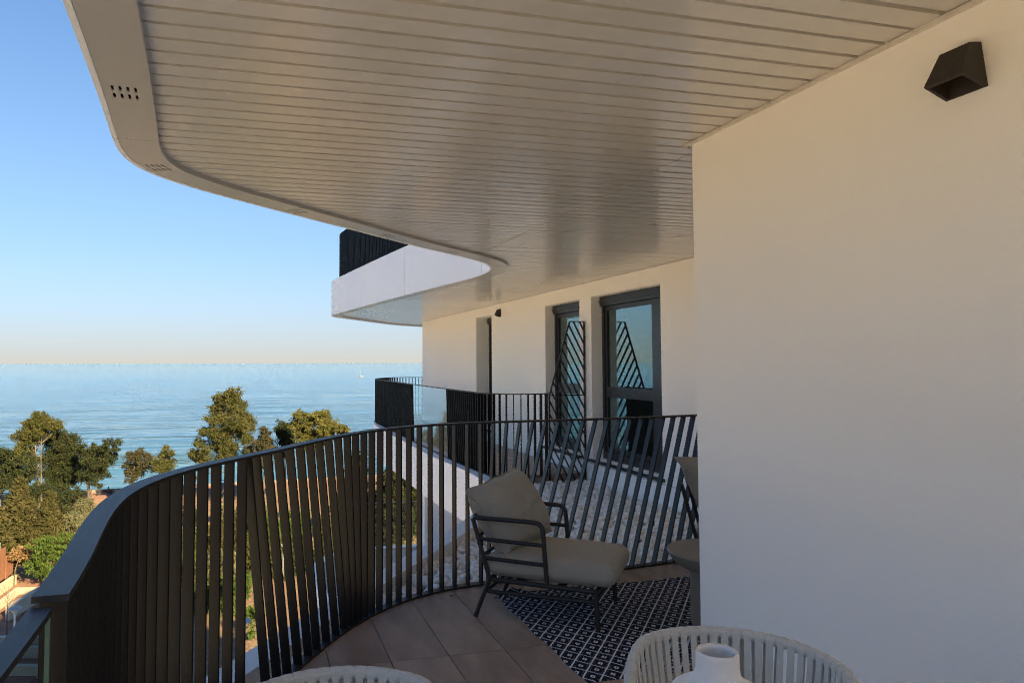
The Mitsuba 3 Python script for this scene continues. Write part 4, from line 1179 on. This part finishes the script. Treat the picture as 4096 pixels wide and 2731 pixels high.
T0 = [(0.4, 4.2, 0.65), (0.0, 3.8, 0.65), (1.2, 4.0, 0.65), (0.6, 3.1, 0.76), (-0.2, 2.9, 0.65), (1.5, 3.1, 0.54), (0.2, 2.3, 0.54), (1.1, 2.2, 0.54)]
blob_tree('eucalyptus_tree', (-32.2, 108, -17.95), T5, OLIVE, 'tall slender eucalyptus rising alone above the railing in front of the sea', seed=5, trunk=0.20, trunks=2)
blob_tree('eucalyptus_tree', (-25.5, 104, -17.24), T6, RUSSET, 'dark brownish eucalyptus between the tall one and the yellow green one', seed=6, trunk=0.16)
blob_tree('eucalyptus_tree', (-23.2, 107, -17.79), T7, DARK, 'narrow dark green tree just left of the yellow green one', seed=7, trunk=0.16)
blob_tree('eucalyptus_tree', (-18.0, 101, -16.88), T8, GOLD, 'broad sunlit yellow green tree nearest to the black upper railing', seed=8, droop=0.2, size=0.36)
blob_tree('eucalyptus_tree', (-56.4, 100.5, -17.0), [b for b in T1 if b[1] < 6.7] + [(-0.2, 5.9, 0.8), (0.6, 5.0, 0.9), (0.5, 3.6, 1.0)], DARK, 'dark crown added as the shaded lower half of the largest eucalyptus', seed=11, dens=900, open_=1.4)  # building shadow on the lower crown, painted as a separate dark crown
blob_tree('eucalyptus_tree', (-56.2, 103, -17.0), [b for b in T1 if b[1] > 5.2], OLIVE, 'largest eucalyptus of the left group with a bare pale trunk', seed=1, trunks=2, open_=1.5, dens=950)
blob_tree('eucalyptus_tree', (-55.2, 107, -17.7), T2, DARK, 'dense dark eucalyptus behind the largest one of the left group', seed=2)
blob_tree('eucalyptus_tree', (-49.6, 104, -17.1), T3, DARK, 'leaning dark eucalyptus at the right end of the left group', seed=3, trunk=0.26)
blob_tree('small_tree', (-45.1, 108, -17.75), T4a, RUSSET, 'low reddish brown tree by the beach just left of the railing curve', seed=4, dens=600)
blob_tree('small_tree', (-39.8, 106, -17.4), T4b, OLIVE, 'low green tree by the beach touching the railing curve', seed=41)
blob_tree('small_tree', (-60.1, 101, -17.0), T0, DARK, 'sparse dark tree at the left edge of the view', seed=10, dens=480)
SH = {
    'a': ((-44.05, 88, -16.36), [(-1.1, 2.4, .85), (0, 2.5, .95), (.9, 2.4, .66), (-.4, 1.5, .95), (.6, 1.4, .76), (-1.7, 1.9, .66), (-.9, .7, .85), (.3, .4, .8)], DARK, 'dark grey green shrub below the leaning eucalyptus'),
    'b': ((-53.4, 96, -17.65), [(-1.6, 2.9, 1.04), (-.6, 3.0, .93), (-2.3, 2.1, .72), (1.8, 3.1, 1.14), (2.6, 2.6, .93), (-1.3, 1.8, .93), (2.2, 1.7, .83), (.4, 1.6, 1.0), (.4, 2.6, 1.0)], DARK, 'large dark thicket at the foot of the left eucalyptus group'),
    'c': ((-40.4, 84, -15.27), [(-.1, 1.0, .82), (.5, .8, .54), (-.9, .7, .54), (.2, .3, .72), (.9, .1, .36), (-.6, .1, .54), (0, -.7, .8), (.3, -1.5, .7)], SAGE, 'pale sage green round shrub near the promenade bench'),
    'd': ((-36.9, 74, -15.23), [(-.1, 1.7, .8), (.4, 1.4, .72), (-.5, 1.3, .64), (.7, .8, .56), (-.1, .8, .8), (-.3, .3, .64), (.3, -.3, .8), (0, -1.2, .8)], SAGE, 'pale sage green round shrub right of the two conifers'),
    'e': ((-53.0, 92, -16.55), [(.2, .8, .6), (-.6, .6, .5), (0, .2, .6), (-.2, -.4, .7)], SAGE, 'small pale shrub left of the taller conifer'),
    'f': ((-33.5, 64, -16.75), [(-.5, 3.5, .48), (.3, 3.5, .55), (1.2, 3.7, .55), (1.7, 3.5, .35), (-1.1, 3.0, .55), (-.2, 2.9, .69), (.7, 2.7, .69), (1.4, 3.1, .48), (-1.4, 2.6, .41), (-.8, 2.2, .76), (.2, 2.0, .76), (-1.3, 1.6, .69), (-.3, 1.4, .76), (-1.0, .9, .62), (-1.6, 1.2, .41), (.5, 1.6, .41), (1.0, 1.8, .7), (.4, .8, .8)], FRESH, 'bright fresh green weeping pepper shrub beside the ramp'),
}
for i, (k_, (b_, bl, pal, lab)) in enumerate(SH.items()):
    blob_tree('shrub', b_, bl, pal, lab, 'shrub', dens=620, size=0.26, droop=0.5 if k_ != 'f' else 1.6, spread=0.18, trunk=0.10, seed=20 + i, depth=0.8)
cone_tree('conifer', (-41.0, 72.0), 8.0, 2.1, PINE, 'taller golden brown conifer at the left of the view', 31)
cone_tree('conifer', (-38.4, 72.5), 6.6, 1.8, PINE, 'shorter golden brown conifer right of the taller one', 32)
cone_tree('conifer', (-39.9, 66.0), 6.8, 2.2, PINE, 'conifer cut by the left edge of the view', 33)
vine = thing('creeper', 'dry brown creeper hanging over the rusty fence', 'plant')
rs = np.random.default_rng(50)
m_, c_ = leaves([(-36.6 + 0.1 * i, 63.6 + 0.35 * i, -14.7 + 0.35 * math.sin(i * 2.1), 0.5) for i in range(6)], 420, 0.2, 0.2, ((0.20, 0.12, 0.06), (0.30, 0.19, 0.10), (0.16, 0.12, 0.05)), 0.3, rs)
put('foliage', m_, 'leaf', parent=vine, color=c_)
put('stem', tube([(-36.5, 63.5, -17.4), (-36.55, 63.7, -16.0), (-36.4, 64.2, -14.7), (-36.2, 65.2, -14.7)], 0.04, 6), 'bark', 30, vine)
bt = thing('bare_tree', 'small leafless sapling on the ramp beside the white garden lamp', 'tree')
rs = np.random.default_rng(51)
ms = [tube([(-30.35, 52.1, -17.4), (-30.37, 52.1, -15.6), (-30.3, 52.1, -13.9)], [0.05, 0.035, 0.012], 7)]
for i in range(9):
    h = 0.45 + 0.05 * i
    a_ = rs.uniform(0, 6.28)
    p_ = np.array([-30.35, 52.1, -17.4 + 3.5 * h])
    ms.append(tube([p_, p_ + [0.35 * math.cos(a_), 0.35 * math.sin(a_), 0.25], p_ + [0.75 * math.cos(a_), 0.75 * math.sin(a_), 0.75]], [0.018, 0.012, 0.005], 5))
put('trunk', cat(ms), 'bark', 30, bt)

# planting seen between the fins
G = [(-22.8, 66, 3.8, 1.5, FRESH), (-19.2, 58, 2.9, 1.5, OLIVE), (-22.1, 70, 2.4, 1.9, PINE), (-18.4, 62, 2.6, 1.7, SAGE), (-17.4, 57, 1.7, 1.2, FRESH), (-21.5, 76, 2.8, 2.0, PINE), (-17.4, 66, 2.7, 1.5, OLIVE), (-15.8, 57, 2.4, 1.2, FRESH), (-17.8, 74, 2.6, 1.9, FRESH), (-14.5, 66, 2.5, 1.5, OLIVE), (-16.0, 80, 2.3, 1.9, FRESH), (-12.7, 68, 2.2, 1.4, DARK), (-13.4, 52, 1.9, 0.7, FRESH), (-23.0, 92, 2.0, 1.5, SAGE), (-27.4, 92, 2.0, 1.2, SAGE), (-30.4, 90, 1.7, 1.2, DARK), (-10.7, 70, 3.6, 1.8, OLIVE)]
words = {id(FRESH): 'fresh green', id(OLIVE): 'olive green', id(PINE): 'brownish', id(SAGE): 'pale sage', id(DARK): 'dark green'}
ordw = ['leftmost', 'second from the left', 'third from the left', 'fourth from the left', 'fifth from the left', 'rightmost']


def rank(items, i, same):
    o = sorted([j for j in range(len(items)) if same(j)], key=lambda j: items[j][0] / items[j][1])
    k_ = o.index(i)
    return 'rightmost' if k_ == len(o) - 1 else ordw[k_]


for i, (x_, dpt, hz, r_, pal) in enumerate(G):
    rs = np.random.default_rng(70 + i)
    gz = float(zg(dpt))
    bl = [(rs.uniform(-0.7, 0.7) * r_, hz + rs.uniform(-0.7, 0.5) * r_, r_ * rs.uniform(0.35, 0.6)) for _ in range(9)] + [(rs.uniform(-0.5, 0.5) * r_, q, r_ * 0.6) for q in np.arange(0.4, max(hz, 0.6), 0.8)]
    blob_tree('garden_shrub', (x_, dpt, gz), bl, pal, words[id(pal)] + ' shrub glimpsed through the railing fins, ' + rank(G, i, lambda j: G[j][4] is pal) + ' of its colour', 'shrub', dens=420, size=0.26, droop=0.5, spread=0.2, trunk=0.08, seed=90 + i, depth=0.7, group='shrubs of the garden seen through the railing fins, ' + words[id(pal)])
for i, (px_, dpt, h_) in enumerate(((-10.1, 84, 9.5), (-5.8, 78, 8.5), (-3.6, 88, 9.0))):
    cone_tree('pine_tree', (px_, dpt), h_, 3.0, (DARK, DARK, DARK)[i], ('leftmost', 'middle', 'rightmost')[i] + ' of three trees seen below the neighbouring balcony through the fins', 110 + i)  # dark palette paints in the shade of the building on these trees
# shrubs that the lower glass shows
for i in range(5):
    x_, y_ = -3.9 + 0.73 * i, 48 + 2 * (i % 2)
    rs = np.random.default_rng(130 + i)
    bl = [(rs.uniform(-0.9, 0.9), rs.uniform(0.5, 4.2), rs.uniform(0.6, 0.9)) for _ in range(12)]
    blob_tree('garden_shrub', (x_, y_, -17.5), bl, FRESH, 'fresh green garden shrub seen through the lower glass balustrade, ' + ordw[i if i < 4 else 5] + ' of five', 'shrub', dens=360, size=0.26, seed=140 + i, trunk=0.08, group='shrubs seen through the lower glass balustrade')
